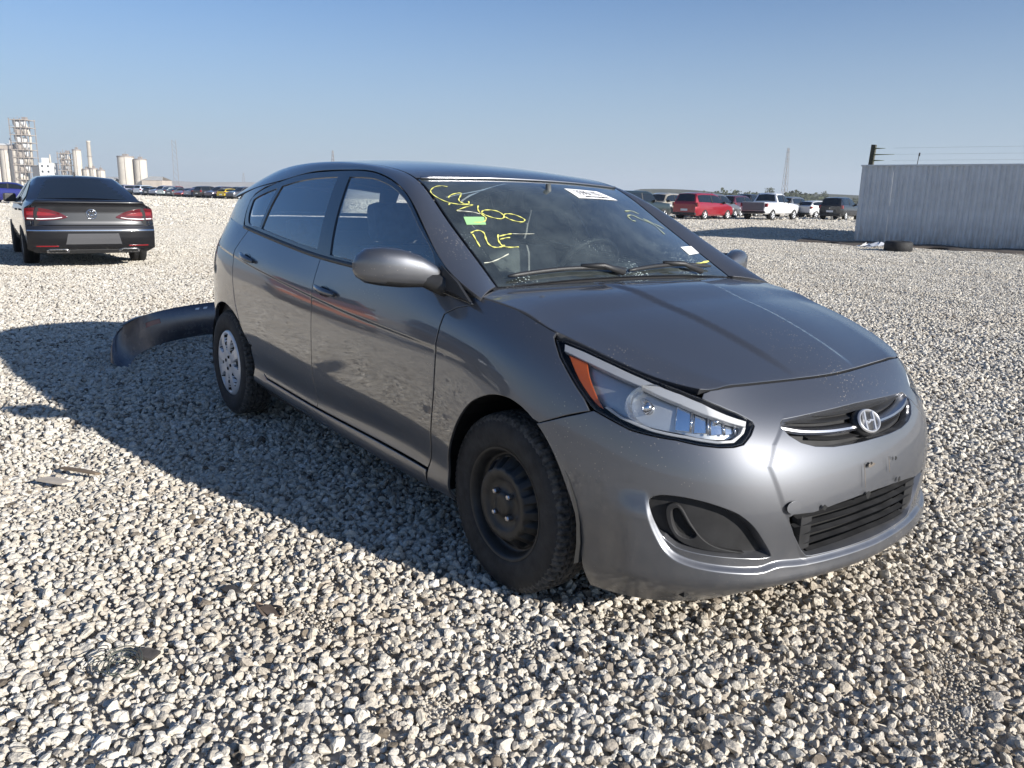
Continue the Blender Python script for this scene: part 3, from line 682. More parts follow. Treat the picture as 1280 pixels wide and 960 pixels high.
# fog inserts with the empty lamp ring
ring_o = cr([(.735, .318), (.712, .330), (.692, .315), (.668, .275), (.635, .232), (.595, .205), (.54, .190), (.50, .183), (.60, .188), (.68, .205), (.715, .235), (.735, .280)], n=3)
hole_o = cr([(.722, .303), (.708, .316), (.695, .305), (.672, .268), (.648, .238), (.665, .222), (.698, .232), (.716, .262)], n=3)
for s in (-1, 1):
    sg = np.array([s, 1.0])
    fi = part('fog_insert', panel(grow(fog_o*sg, .010), SO(.030), res=.02), M['grey_plastic'])
    rg_ = mesh_np('fog_bezel', *panel(ring_o*sg, SO(.014), res=.010, holes=[(hole_o*sg, .006, .02)], skirt=.02)[:2], M['grey_plastic'], fi)
    mesh_np('fog_recess', *panel(grow(hole_o*sg, .004), SO(.029), res=.02)[:2], M['dark'], fi)
# number plate scuffs, screw holes, tow-hook cover on the bumper
def decal(name, o_, mat, parent, off=-.013, surf=None, res=.02):
    V, F, N = panel(o_, surf or SO(off), res=res, skirt=.001, bev=.0005)
    return mesh_np(name, V, F, mat, parent, normals=N)
def blob(t, v, r, n=10, k=1.0): return np.array([(t+r*math.cos(a)*(1+.25*math.sin(3*a+t*90)), v+k*r*math.sin(a)*(1+.2*math.cos(2*a+v*70))) for a in np.linspace(0, 2*math.pi, n, endpoint=False)])
for t, v, r in ((-.068, .318, .012), (-.262, .312, .009), (.114, .335, .009), (.094, .419, .007), (-.05, .430, .006)):
    decal('screw_hole', blob(t, v, r), M['dark'], bumper, off=-.0128)
th = np.array([(-.375+.024*math.cos(a), .330+.022*math.sin(a)) for a in np.linspace(0, 2*math.pi, 20, endpoint=False)])
decal('tow_hook_cover', th, M['paint'], bumper, off=-.012)
for t, v, rw, rh in ((-.050, .424, .018, .008), (-.085, .392, .0015, .040), (.050, .405, .0015, .026)):
    decal('scuff', blob(t, v, rw, 12, rh/rw), M['dirt'], bumper, off=-.0125)

# headlights
for s in (-1, 1):
    sg = np.array([s, 1.0]); ho = hl*sg
    hlp = part('headlight', panel(grow(ho, -.002), SO(.002), res=.02, skirt=.006), M['lens'])
    mesh_np('lamp_housing', *panel(grow(ho, .004), SO(.060), res=.03)[:2], M['black_gloss'], hlp)
    inner = grow(ho, -.006)
    mesh_np('lamp_bezel', *panel(grow(ho, -.001), SO(.006), res=.014, holes=[(inner, .003, .05)], skirt=.01)[:2], M['black_gloss'], hlp)
    # pale blade along the top, amber corner, silvered tray
    mesh_np('lamp_blade', *panel(np.array([(1.150, .712), (1.139, .690), (1.06, .692), (.97, .694), (.859, .694), (.727, .677), (.60, .648), (.500, .617), (.493, .636), (.594, .672), (.654, .693), (.727, .708), (.859, .719), (.97, .720), (1.07, .718)])*sg, SO(.012), res=.012, skirt=.02)[:2], M['blade'], hlp)
    mesh_np('turn_signal', *panel(cr(np.array([(1.122, .683), (1.052, .690), (1.030, .655), (.985, .603), (.955, .574), (.985, .582), (1.057, .628)])*sg, corners=(0, 1, 4), n=3), SO(.018), res=.012, skirt=.006)[:2], M['amber'], hlp)
    mesh_np('lamp_tray', *panel(grow(ho, -.009), SO(.050), res=.02, skirt=.01)[:2], M['lamp_grey'], hlp)
    # lower frame line and inner silver box of the lamp
    mesh_np('lamp_frame', *panel(np.array([(.955, .580), (.90, .566), (.80, .560), (.70, .562), (.60, .554), (.545, .558), (.505, .592), (.495, .612), (.505, .614), (.520, .590), (.552, .568), (.60, .564), (.70, .572), (.80, .570), (.90, .576), (.945, .588)])*sg, SO(.020), res=.012, skirt=.02)[:2], M['blade'], hlp)
    P = Vector(SO(.052)([.845*s], [.636])[0]); Pn = Vector(S([.845*s], [.636])[0])
    ax = ((Pn-P).normalized()*.55+Vector((1, 0, 0))).normalized(); rot = ax.to_track_quat('Z', 'Y').to_matrix().to_4x4(); ML = Matrix.Translation(P+ax*.020) @ rot; r = .060
    # faceted bowl
    b = MB(); n = 20; pr_ = [(r*1.02, .006), (r*.93, -.006), (r*.74, -.022), (r*.5, -.033), (r*.22, -.040)]
    rows = [[b.b.verts.new(ML @ Vector((rr_*1.15*math.cos(2*math.pi*(k+.5*(i_ % 2))/n), rr_*.95*math.sin(2*math.pi*(k+.5*(i_ % 2))/n), z))) for k in range(n)] for i_, (rr_, z) in enumerate(pr_)]
    for i_, (a_, c_) in enumerate(zip(rows, rows[1:])):
        for k in range(n):
            k2 = (k+1) % n
            if i_ % 2 == 0: b.b.faces.new((a_[k], a_[k2], c_[k])); b.b.faces.new((a_[k2], c_[k2], c_[k]))
            else: b.b.faces.new((a_[k], a_[k2], c_[k2])); b.b.faces.new((a_[k], c_[k2], c_[k]))
    b.b.faces.new(rows[-1]); b.build('reflector_bowl', M['reflector'], hlp)
    b = MB(); b.lathe([(.0, .016), (.008, .013), (.010, 0), (.010, -.03), (.004, -.038)], 12, M=ML); b.build('bulb', M['chrome'], hlp)
    b = MB(); b.lathe([(.0, .006), (.016, .004), (.018, -.006), (.012, -.012)], 14, M=ML @ Matrix.Translation((0, -.012, .012))); b.build('bulb_shield', M['chrome'], hlp)
    # stepped inner reflector towards the nose
    for k_, (ta, tb_) in enumerate(((.735, .685), (.675, .628), (.618, .572), (.564, .530))):
        vt = float(np.interp((ta+tb_)/2, [.5, .73], [.615, .668])); vb_ = .576
        d = panel(np.array([(ta, vb_), (tb_, vb_+.004), (tb_, vt-.010), (ta, vt)])*sg, SO(.040+.004*(k_ % 2)), res=.012, skirt=.012); mesh_np('reflector_step', *d[:2], M['reflector'], hlp)
        P0_ = SO(.036)([tb_*s, tb_*s], [vb_+.002, vt-.008]); b = MB(); b.tube([tuple(P0_[0]), tuple(P0_[1])], .0035, 6); b.build('lamp_fin', M['chrome'], hlp)
    P = Vector(SO(.034)([.60*s], [.628])[0]); b = MB(); b.lathe([(0, .010), (.008, .007), (.010, 0), (.010, -.012)], 10, M=Matrix.Translation(P) @ rot); b.build('bulb', M['chrome'], hlp)
    # parking lamp glow block
# side repeater and door handles
for i_, (s, fdo, rdo) in enumerate(((-1, fd[0], rd[0]), (1, fd[1], rd[1]))):
    for x, vv, dr in ((-1.235, .612, fdo), (-2.175, .632, rdo)):
        t0 = xz_t(x)
        rec = panel(cr(np.array([(t0-.055, vv-.018), (t0-.02, vv-.034), (t0+.04, vv-.032), (t0+.07, vv-.010), (t0+.04, vv+.018), (t0-.02, vv+.020)]), n=3), SF, res=.012, skirt=.001, lift=.0012)
        put('recess_shade', rec if s > 0 else mirror(rec), M['black_gloss'], dr)  # flat dark patch paints the shade of the handle bowl
        q = np.linspace(-.105, .075, 14); P = SF(t0+q, np.full(14, vv+.004)+.010*(q/.1)); b = MB()
        b.tube([(p[0], s*(p[1]+.010+.016*(1-(k/.1)**2)), p[2]) for p, k in zip(P, q)], [.008+.006*math.sin(math.pi*(i+.5)/14) for i in range(14)], 8); b.build('door_handle', M['paint'], dr)

# mirrors
def mirror_shell(s, yv=0):
    sec = [(0.02, 1.0), (.0, .9)]
    b = MB(); rows = []
    # stations from the inner end outwards: y, x centre, z centre, half depth, half height
    stn = [(.775, -.43, .985, .020, .022), (.80, -.440, 1.000, .034, .034), (.85, -.470, 1.016, .055, .051), (.91, -.492, 1.025, .068, .061), (.97, -.515, 1.030, .070, .060), (1.015, -.532, 1.031, .058, .052), (1.04, -.545, 1.028, .030, .030), (1.05, -.55, 1.027, .006, .008)]
    for y, x, z, hd, hh in stn:
        ring = []
        for k in range(20):
            a = 2*math.pi*k/20; ca, sa = math.cos(a), math.sin(a)
            px = abs(ca)**.75*math.copysign(1, ca)*hd; pz = abs(sa)**.75*math.copysign(1, sa)*hh
            if ca < 0: px *= .35
            ring.append(b.b.verts.new((x+px, s*y, z+pz-.012*(1 if sa < 0 else 0))))
        rows.append(ring)
    for a, c in zip(rows, rows[1:]):
        for k in range(20):
            f = b.b.faces.new((a[k], a[(k+1) % 20], c[(k+1) % 20], c[k])); f.smooth = True
            zc = sum(v.co.z for v in f.verts)/4; f.material_index = 1 if zc < 1.03-.058 else 0
    b.b.faces.new(rows[0]); b.b.faces.new(rows[-1][::-1])
    return b
for s in (-1, 1):
    mo = mirror_shell(s).build('wing_mirror', [M['paint'], M['black_plastic']], HX)
    if s > 0: mo.location = (0, -.012, -.026)
    b = MB(); b.prism([(-.31, s*.775, .935), (-.44, s*.770, .945), (-.50, s*.765, 1.01), (-.47, s*.79, 1.02), (-.40, s*.795, .995)], (0, s*.0, 0.001)); b.b.clear()
    b.tube([(-.38, s*.765, .955), (-.405, s*.79, .965), (-.44, s*.825, .980), (-.46, s*.86, .990)], [.040, .036, .030, .024], 10); b.build('mirror_arm', M['black_plastic'], mo)
    b = MB(); V = G(np.array([-.20, -.30, -.40, -.445, -.42, -.30]), np.array([.932, .950, .955, .985, 1.030, .985])); b.prism([(p[0], s*(p[1]+.004), p[2]) for p in V], (0, -s*.01, 0)); b.build('mirror_sail', M['black_plastic'], mo)
    b = MB(); b.box((-.545, min(s*.83, s*1.02), .985), (-.54, max(s*.83, s*1.02), 1.07)); b.build('mirror_glass', M['chrome'], mo)

# ---------------------------------------------------------------- wheels
def tyre_mesh(seg=234):
    # (r, y) outer sidewall -> tread -> inner sidewall; y: 0 = mid-plane, outward negative
    prof = [(.185, -.070), (.192, -.078), (.205, -.080), (.225, -.084), (.245, -.0845), (.262, -.082), (.276, -.0775), (.287, -.071)]
    tread = [(.293, -.064), (.2955, -.050), (.2965, -.046), (.2875, -.0455), (.2875, -.040), (.2975, -.0395), (.298, -.022), (.289, -.0215), (.289, -.016), (.2985, -.0155), (.299, 0)]
    prof = prof+tread; prof = prof+[(r, -y) for r, y in prof[::-1][1:]]
    V = []; F = []; mi = []; n = len(prof)
    for k in range(seg):
        a = 2*math.pi*k/seg
        for j, (r, y) in enumerate(prof):
            rr = r; aa = a
            if 6 <= j < n-6:
                side = 1 if y > 0 else -1
                ph = (k + (3 if abs(y) < .03 else 0)+ (0 if side > 0 else 1)) % 3
                if abs(y) > .043 and ph == 0 and r > .27: rr -= .006
                if .0 < abs(y) < .04 and ph == 1 and r > .29: rr -= .004
            V.append((rr*math.cos(aa), y, rr*math.sin(aa)))
    for k in range(seg):
        for j in range(n-1):
            a = k*n+j; b = ((k+1) % seg)*n+j
            F.append((a, b, b+1, a+1)); mi.append(0 if (j < 6 or j > n-8) else 1)
    me = bpy.data.meshes.new('tyre'); me.from_pydata(V, [], F); me.polygons.foreach_set('material_index', mi)
    sm = [(j < 6 or j > n-8) for k in range(seg) for j in range(n-1)]; me.polygons.foreach_set('use_smooth', sm); me.update()
    bm_ = bmesh.new(); bm_.from_mesh(me); bmesh.ops.recalc_face_normals(bm_, faces=bm_.faces); bm_.to_mesh(me); bm_.free()
    me.materials.append(M['rubber']); me.materials.append(M['dusty_rubber']); return me
def polar(prof_fn, rs, seg, mats, name, mi_fn=None):
    V = []; F = []; mi = []
    for k in range(seg):
        a = 2*math.pi*k/seg
        for r in rs: V.append((r*math.cos(a), prof_fn(r, a), r*math.sin(a)))
    n = len(rs)
    for k in range(seg):
        for j in range(n-1):
            a = k*n+j; b = ((k+1) % seg)*n+j; F.append((a, a+1, b+1, b)); mi.append(mi_fn((rs[j]+rs[j+1])/2, 2*math.pi*(k+.5)/seg) if mi_fn else 0)
    F.append(tuple(k*n for k in range(seg))); mi.append(0)
    me = bpy.data.meshes.new(name); me.from_pydata(V, [], F); me.polygons.foreach_set('material_index', mi); me.polygons.foreach_set('use_smooth', [True]*len(F)); me.update()
    bm_ = bmesh.new(); bm_.from_mesh(me); bmesh.ops.recalc_face_normals(bm_, faces=bm_.faces)
    if sum(f.normal.y for f in bm_.faces) > 0: bmesh.ops.reverse_faces(bm_, faces=bm_.faces)
    bm_.to_mesh(me); bm_.free()
    for mm in mats: me.materials.append(mm)
    return me
def steel_fn(r, a):
    base = float(np.interp(r, [0, .035, .045, .075, .095, .118, .135, .150, .160, .172, .180, .188], [-.080, -.080, -.068, -.068, -.080, -.080, -.060, -.040, -.030, -.062, -.074, -.076]))
    k = (a*16/(2*math.pi)) % 1
    if .120 < r < .147 and .25 < k < .75: base += .04
    return base
def cap_window(r, a):
    k = (a/(2*math.pi)*8) % 1; ki = int(a/(2*math.pi)*8) % 8
    if ki % 2 == 0: return .085 < r < .158 and abs(k-.5) < .16+.10*(r-.085)/.07
    return .072 < r < .165 and abs(k-.5) < .10+.13*(r-.07)/.09
def cap_fn(r, a):
    base = float(np.interp(r, [0, .02, .04, .07, .12, .165, .178, .186], [-.082, -.082, -.080, -.083, -.086, -.082, -.078, -.070]))
    return base+(.022 if cap_window(r, a) else 0)
TY = tyre_mesh()
STEEL = polar(steel_fn, [.0001, .02, .035, .040, .045, .06, .075, .085, .095, .107, .118, .122, .1225, .134, .1455, .146, .150, .155, .160, .166, .172, .176, .180, .184, .188], 192, [M['steel_black']], 'steel_rim')
CAP = polar(cap_fn, [.0001, .02, .03, .04, .055, .0705, .0725, .084, .0865, .10, .115, .13, .145, .157, .1595, .164, .1665, .172, .178, .182, .186], 240, [M['silver'], M['dark']], 'hubcap', lambda r, a: 1 if cap_window(r, a) else 0)
for nm, x, s, cap in (('f', 0, -1, 0), ('f', 0, 1, 0), ('r', -2.57, -1, 1), ('r', -2.57, 1, 1)):
    wd = MB(); wd.lathe([(.06, -.055), (.178, -.055), (.178, .060), (.16, .02), (.12, .01), (.02, .01)], 40, M=ROTX @ Matrix.Scale(-1, 4, Vector((0, 0, 1))) if False else ROTX)
    wo = wd.build('wheel', M['dark'], HX)
    wo.location = (x, s*(.7475 if cap else .722), .299)
    wo.rotation_euler = (0, .2*x, 0 if s < 0 else math.pi)
    ty = link('tyre', TY, None, wo)
    rm = link('hubcap' if cap else 'steel_rim', CAP if cap else STEEL, None, wo)
    for k in range(4):
        a = k*math.pi/2+math.pi/4; b = MB()
        if cap: b.lathe([(0, .004), (.009, .004), (.009, -.002)], 10, M=Matrix.Translation((.036*math.cos(a), -.081, .036*math.sin(a))) @ ROTX); b.build('bolt_hole', M['dark'], rm)
        else: b.lathe([(0, .020), (.007, .019), (.0095, .015), (.0105, 0)], 6, M=Matrix.Translation((.051*math.cos(a), -.069, .051*math.sin(a))) @ ROTX, smooth=False); b.build('lug_nut', M['satin'], rm)
# arches: dark liners, floor, cabin
for x, r0 in ((.0, .36), (-2.57, .37)):
    for s in (-1, 1):
        b = MB(); n = 20
        for k in range(n):
            a0, a1 = math.pi*(-.06+1.12*k/n), math.pi*(-.06+1.12*(k+1)/n)
            pts = [(x+r0*math.cos(a0), .3+r0*math.sin(a0)), (x+r0*math.cos(a1), .3+r0*math.sin(a1))]
            b.poly([(pts[0][0], s*.80, pts[0][1]), (pts[1][0], s*.80, pts[1][1]), (pts[1][0], s*.45, pts[1][1]), (pts[0][0], s*.45, pts[0][1])])
            b.poly([(pts[0][0], s*.45, pts[0][1]), (pts[1][0], s*.45, pts[1][1]), (x, s*.45, .3)])
        b.build('wheel_liner', M['dark'], HX)
b = MB(); b.box((-3.15, -.62, .19), (.62, .62, .24)); b.box((-2.15, -.76, .20), (-.42, .76, .30)); b.box((.36, -.42, .24), (.58, .42, .52)); b.box((-3.1, -.7, .24), (-2.95, .7, .9)); b.build('underbody', M['dark'], HX)
b = MB()
def tubwall(x0, x1, y, z0, z1): b.box((x0, min(y, y*.985), z0), (x1, max(y, y*.985), z1))
b.box((-2.9, -.74, .30), (-.30, .74, .33)); b.box((-2.9, -.762, .33), (-.36, -.742, .93)); b.box((-2.9, .742, .33), (-.36, .762, .93)); b.box((-.36, -.7, .33), (-.33, .7, .90)); b.box((-2.95, -.66, .33), (-2.90, .66, 1.02))
b.build('cabin', M['tub'], HX)
b = MB()
xs = [(-.30, .955), (-.40, .975), (-.55, .985), (-.68, .975), (-.76, .93), (-.78, .82), (-.74, .60)]
b.prism([(x, -.69, z-.03) for x, z in xs]+[(-.36, -.69, .60)], (0, 1.38, 0))
b.build('dashboard', M['dash'], HX)
b = MB(); b.lathe([(.0, .10), (.10, .08), (.14, 0)], 20, M=Matrix.Translation((-.72, .36, .92)) @ Matrix.Rotation(-.3, 4, 'Y') @ Matrix.Diagonal((.9, 1.2, .7, 1))); b.build('instrument_hood', M['dash'], HX)
SWM = Matrix.Translation((-.93, .36, .925)) @ Matrix.Rotation(R_(-62), 4, 'Y')
b = MB(); b.tube([SWM @ Vector((.185*math.cos(a), .185*math.sin(a), 0)) for a in np.linspace(0, 2*math.pi, 41)], .015, 8, caps=False)
b.tube([SWM @ Vector((0, -.18, 0)), SWM @ Vector((0, -.06, .03)), SWM @ Vector((0, .06, .03)), SWM @ Vector((0, .18, 0))], [.012, .035, .035, .012], 8); b.tube([SWM @ Vector((0, 0, .02)), SWM @ Vector((.17, 0, 0))] if False else [SWM @ Vector((0, 0, .02)), SWM @ Vector((-.17, 0, 0))], .018, 8); b.build('steering_wheel', M['black_plastic'], HX)
for x, y in ((-1.25, .36), (-1.25, -.36)):
    b = MB(); b.box((x-.08, y-.24, .38), (x+.42, y+.24, .58), bev=.05)
    se = b.build('seat', M['seat'], HX)
    b = MB(); b.box((-.07, -.235, 0), (.07, .235, .54), M=Matrix.Translation((x-.10, y, .50)) @ Matrix.Rotation(R_(-14), 4, 'Y'), bev=.055); b.build('seat_back', M['seat'], se)
    b = MB(); b.box((-.05, -.13, 0), (.05, .13, .18), M=Matrix.Translation((x-.235, y, 1.045)) @ Matrix.Rotation(R_(-8), 4, 'Y'), bev=.04); b.build('headrest', M['seat'], se)
b = MB(); b.box((-2.25, -.64, .40), (-1.95, .64, .58), bev=.05); se = b.build('rear_bench', M['seat'], HX)
b = MB(); b.box((-.06, -.64, 0), (.06, .64, .46), M=Matrix.Translation((-2.30, 0, .52)) @ Matrix.Rotation(R_(-18), 4, 'Y'), bev=.05); b.build('seat_back', M['seat'], se)
for y in (-.38, .38):
    b = MB(); b.box((-.04, -.12, 0), (.04, .12, .15), M=Matrix.Translation((-2.46, y, .96)) @ Matrix.Rotation(R_(-10), 4, 'Y'), bev=.035); b.build('headrest', M['seat'], se)
for y in (-.08,):
    b = MB(); b.box((-.012, -.125, -.036), (.018, .125, .036), M=Matrix.Translation((-.80, .0, 1.255)) @ Matrix.Rotation(.12, 4, 'Y') @ Matrix.Rotation(-.1, 4, 'Z'), bev=.012); rv = b.build('rear_view_mirror', M['dash'], HX)
    b = MB(); b.tube([(-.79, 0, 1.26), (-.80, 0, 1.33)], .012, 8); b.build('mirror_stem', M['dash'], rv)
# cowl and wipers
b = MB(); P = hood_rear(np.linspace(.06, .94, 25)); Q = ws_bot(np.linspace(.0, 1, 25))
for i in range(24):
    b.poly([tuple(P[i]+[.02, 0, -.030]), tuple(P[i+1]+[.02, 0, -.030]), tuple(Q[i+1]+[-.05, 0, .030]), tuple(Q[i]+[-.05, 0, .030])] if False else [tuple(P[i]+[.03, 0, -.030]), tuple(P[i+1]+[.03, 0, -.030]), tuple(Q[i+1]+[-.03, 0, .010]), tuple(Q[i]+[-.03, 0, .010])])
b.build('cowl', M['black_plastic'], HX)
def ws_pt(y, w, off): 
    u = .5+y/1.24; p = WS([u], [w])[0]; n = np.cross(WS([u+.01], [w])[0]-p, WS([u], [w+.01])[0]-p); n /= np.linalg.norm(n); n = n if n[0] > 0 else -n
    return tuple(p+n*off)
for (y0, w0), (y1, w1), arm in (((-.56, .055), (-.03, .045), ((-.06, .0), (-.24, .07))), ((-.02, .030), (.53, .075), ((.40, .0), (.20, .075)))):
    b = MB(); n = 14
    b.tube([ws_pt(y0+(y1-y0)*k/n, w0+(w1-w0)*k/n+.018*math.sin(math.pi*k/n), .014) for k in range(n+1)], [.004]+[.008]*(n-1)+[.004], 6); wb = b.build('wiper', M['black_plastic'], ws)
    b = MB(); (ya, wa), (yb_, wb_) = arm; b.tube([ws_pt(ya, wa+.01, .02), ws_pt((ya+yb_)/2, (wa+wb_)/2+.01, .034), ws_pt(yb_, wb_, .022)], [.014, .010, .007], 6); b.build('wiper_arm', M['black_plastic'], wb)
# ---------------------------------------------------------------- ground and gravel
def ground_mat():
    mt, t, p = newmat('gravel_ground'); L = t.links.new
    g = t.nodes.new('ShaderNodeNewGeometry')
    def noise(sc, det=4):
        n = t.nodes.new('ShaderNodeTexNoise'); n.inputs['Scale'].default_value = sc; n.inputs['Detail'].default_value = det; L(g.outputs['Position'], n.inputs['Vector']); return n
    v = t.nodes.new('ShaderNodeTexVoronoi'); v.inputs['Scale'].default_value = 24; L(g.outputs['Position'], v.inputs['Vector'])
    cr_ = t.nodes.new('ShaderNodeValToRGB'); cr_.color_ramp.elements[0].position = .0; cr_.color_ramp.elements[0].color = (.60, .55, .475, 1)
    cr_.color_ramp.elements[1].position = 1; cr_.color_ramp.elements[1].color = (.74, .69, .61, 1)
    e = cr_.color_ramp.elements.new(.08); e.color = (.42, .38, .32, 1)
    L(v.outputs['Color'], cr_.inputs[0])
    n1 = noise(.12, 5); r1 = t.nodes.new('ShaderNodeMapRange'); r1.inputs[1].default_value = .3; r1.inputs[2].default_value = .7; r1.inputs[3].default_value = .86; r1.inputs[4].default_value = 1.1; L(n1.outputs['Fac'], r1.inputs[0])
    n2 = noise(1.7, 6); r2 = t.nodes.new('ShaderNodeMapRange'); r2.inputs[1].default_value = .3; r2.inputs[2].default_value = .7; r2.inputs[3].default_value = .88; r2.inputs[4].default_value = 1.1; L(n2.outputs['Fac'], r2.inputs[0])
    mu = t.nodes.new('ShaderNodeMath'); mu.operation = 'MULTIPLY'; L(r1.outputs[0], mu.inputs[0]); L(r2.outputs[0], mu.inputs[1])
    sc = t.nodes.new('ShaderNodeVectorMath'); sc.operation = 'SCALE'; L(cr_.outputs[0], sc.inputs[0]); L(mu.outputs[0], sc.inputs['Scale']); L(sc.outputs[0], p.inputs['Base Color'])
    p.inputs['Roughness'].default_value = .95; p.inputs['Specular IOR Level'].default_value = .1
    b = t.nodes.new('ShaderNodeBump'); b.inputs['Strength'].default_value = 1.0; b.inputs['Distance'].default_value = .035; b.invert = True
    L(v.outputs['Distance'], b.inputs['Height']); L(b.outputs[0], p.inputs['Normal'])
    return mt
M['ground'] = ground_mat()
CX, CY = float(CAM[0]), float(CAM[1])
b = MB()
rr = [0, 6, 14, 30, 60, 120, 240, 500, 1200, 3000, 7500]; SEG = 72; prev = None
for r in rr:
    ring = [b.b.verts.new((CX+r*math.cos(2*math.pi*k/SEG), CY+r*math.sin(2*math.pi*k/SEG), -.016)) for k in range(SEG)] if r else [b.b.verts.new((CX, CY, -.016))]
    if prev:
        for k in range(SEG):
            q = [prev[k % len(prev)], ring[k], ring[(k+1) % SEG]] + ([prev[(k+1) % SEG]] if len(prev) > 1 else []); b.b.faces.new(q)
    prev = ring
tag(b.build('ground', M['ground']), kind='structure')

def stone_mat():
    mt, t, p = newmat('limestone'); L = t.links.new
    a = t.nodes.new('ShaderNodeAttribute'); a.attribute_type = 'INSTANCER'; a.attribute_name = 'tone'
    rp = t.nodes.new('ShaderNodeValToRGB'); el = rp.color_ramp.elements
    el[0].position = 0; el[0].color = (.10, .085, .07, 1); el[1].position = 1; el[1].color = (.68, .655, .61, 1)
    for pos, c_ in ((.035, (.16, .14, .12, 1)), (.06, (.35, .315, .27, 1)), (.25, (.50, .455, .385, 1)), (.5, (.59, .55, .475, 1)), (.75, (.53, .50, .45, 1)), (.9, (.66, .615, .53, 1))):
        e = el.new(pos); e.color = c_
    L(a.outputs['Fac'], rp.inputs[0])
    tc = t.nodes.new('ShaderNodeTexCoord'); n = t.nodes.new('ShaderNodeTexNoise'); n.inputs['Scale'].default_value = 2.2; n.inputs['Detail'].default_value = 6; L(tc.outputs['Object'], n.inputs['Vector'])
    r = t.nodes.new('ShaderNodeMapRange'); r.inputs[1].default_value = .3; r.inputs[2].default_value = .7; r.inputs[3].default_value = .80; r.inputs[4].default_value = 1.12; L(n.outputs['Fac'], r.inputs[0])
    s = t.nodes.new('ShaderNodeVectorMath'); s.operation = 'SCALE'; L(rp.outputs[0], s.inputs[0]); L(r.outputs[0], s.inputs['Scale']); a2 = t.nodes.new('ShaderNodeAttribute'); a2.attribute_type = 'INSTANCER'; a2.attribute_name = 'dirt'; md = t.nodes.new('ShaderNodeMix'); md.data_type = 'RGBA'; md.inputs[7].default_value = (.40, .315, .215, 1); L(a2.outputs['Fac'], md.inputs[0]); L(s.outputs[0], md.inputs[6]); L(md.outputs[2], p.inputs['Base Color'])
    p.inputs['Roughness'].default_value = .9; p.inputs['Specular IOR Level'].default_value = .2
    bp = t.nodes.new('ShaderNodeBump'); bp.inputs['Strength'].default_value = .25; bp.inputs['Distance'].default_value = .2; L(n.outputs['Fac'], bp.inputs['Height']); L(bp.outputs[0], p.inputs['Normal'])
    return mt
M['stone'] = stone_mat()
stones = bpy.data.collections.new('stone_kinds')
def stone(i, sub):
    r = random.Random(100+i); bmx = bmesh.new(); bmesh.ops.create_icosphere(bmx, subdivisions=sub, radius=1)
    pl = []
    for _ in range(r.randint(8, 13)):
        v = Vector((r.gauss(0, 1), r.gauss(0, 1), r.gauss(0, 1))).normalized(); pl.append((v, r.uniform(.50, .84)))
    for v in bmx.verts:
        for n, d in pl:
            k = v.co.dot(n)-d
            if k > 0: v.co -= n*k*.97
        v.co *= 1+r.uniform(-.025, .025)
    me = bpy.data.meshes.new('stone'); bmx.to_mesh(me); bmx.free(); me.materials.append(M['stone'])
    o = bpy.data.objects.new('stone_kind_%02d' % i, me); stones.objects.link(o)
NK = 14
for i in range(NK): stone(i, 2)
def undul(x, y):
    return .013*np.sin(x*2.1+.7*np.sin(y*1.3))*np.sin(y*1.7+1.1)+.008*np.sin(x*5.3+y*2.2)*np.sin(y*4.1-x*1.7)
yaw0 = R_(142.255); HALF = R_(38)
FINES = [(1.2, -0.23, 0.28, 0.1, 2.0), (0.91, -0.45, 0.14, 0.06, 1.5), (-0.16, -1.41, 0.16, 0.06, 0.4), (1.02, 0.38, 0.2, 0.07, 2.2), (0.28, -0.98, 0.12, 0.05, 0.6), (0.43, -1.3, 0.1, 0.05, 1.0), (-1.5, -1.83, 0.2, 0.06, 0.3), (-1.69, 6.0, 0.9, 0.2, 2.4)]     # bare patches where sandy fines show
def dirtiness(P):
    x, y = P[:, 0], P[:, 1]; d = .02+.13*np.clip(np.sin(x*1.1+.8*np.sin(y*.9))*np.sin(y*1.3-x*.5)+.35*np.sin(x*3.1+y*2.3)*np.sin(y*3.7-x*1.9), 0, 1)
    for px, py, r, k in ((1.05, .05, .9, .38), (1.3, -.3, .7, .25), (2.0, 1.6, 1.3, .25), (.2, -.2, .5, .35), (-.1, -1.35, .35, .3), (.45, -1.3, .25, .3)): d = np.maximum(d, k*np.exp(-((x-px)**2+(y-py)**2)/(r*r)))
    return d
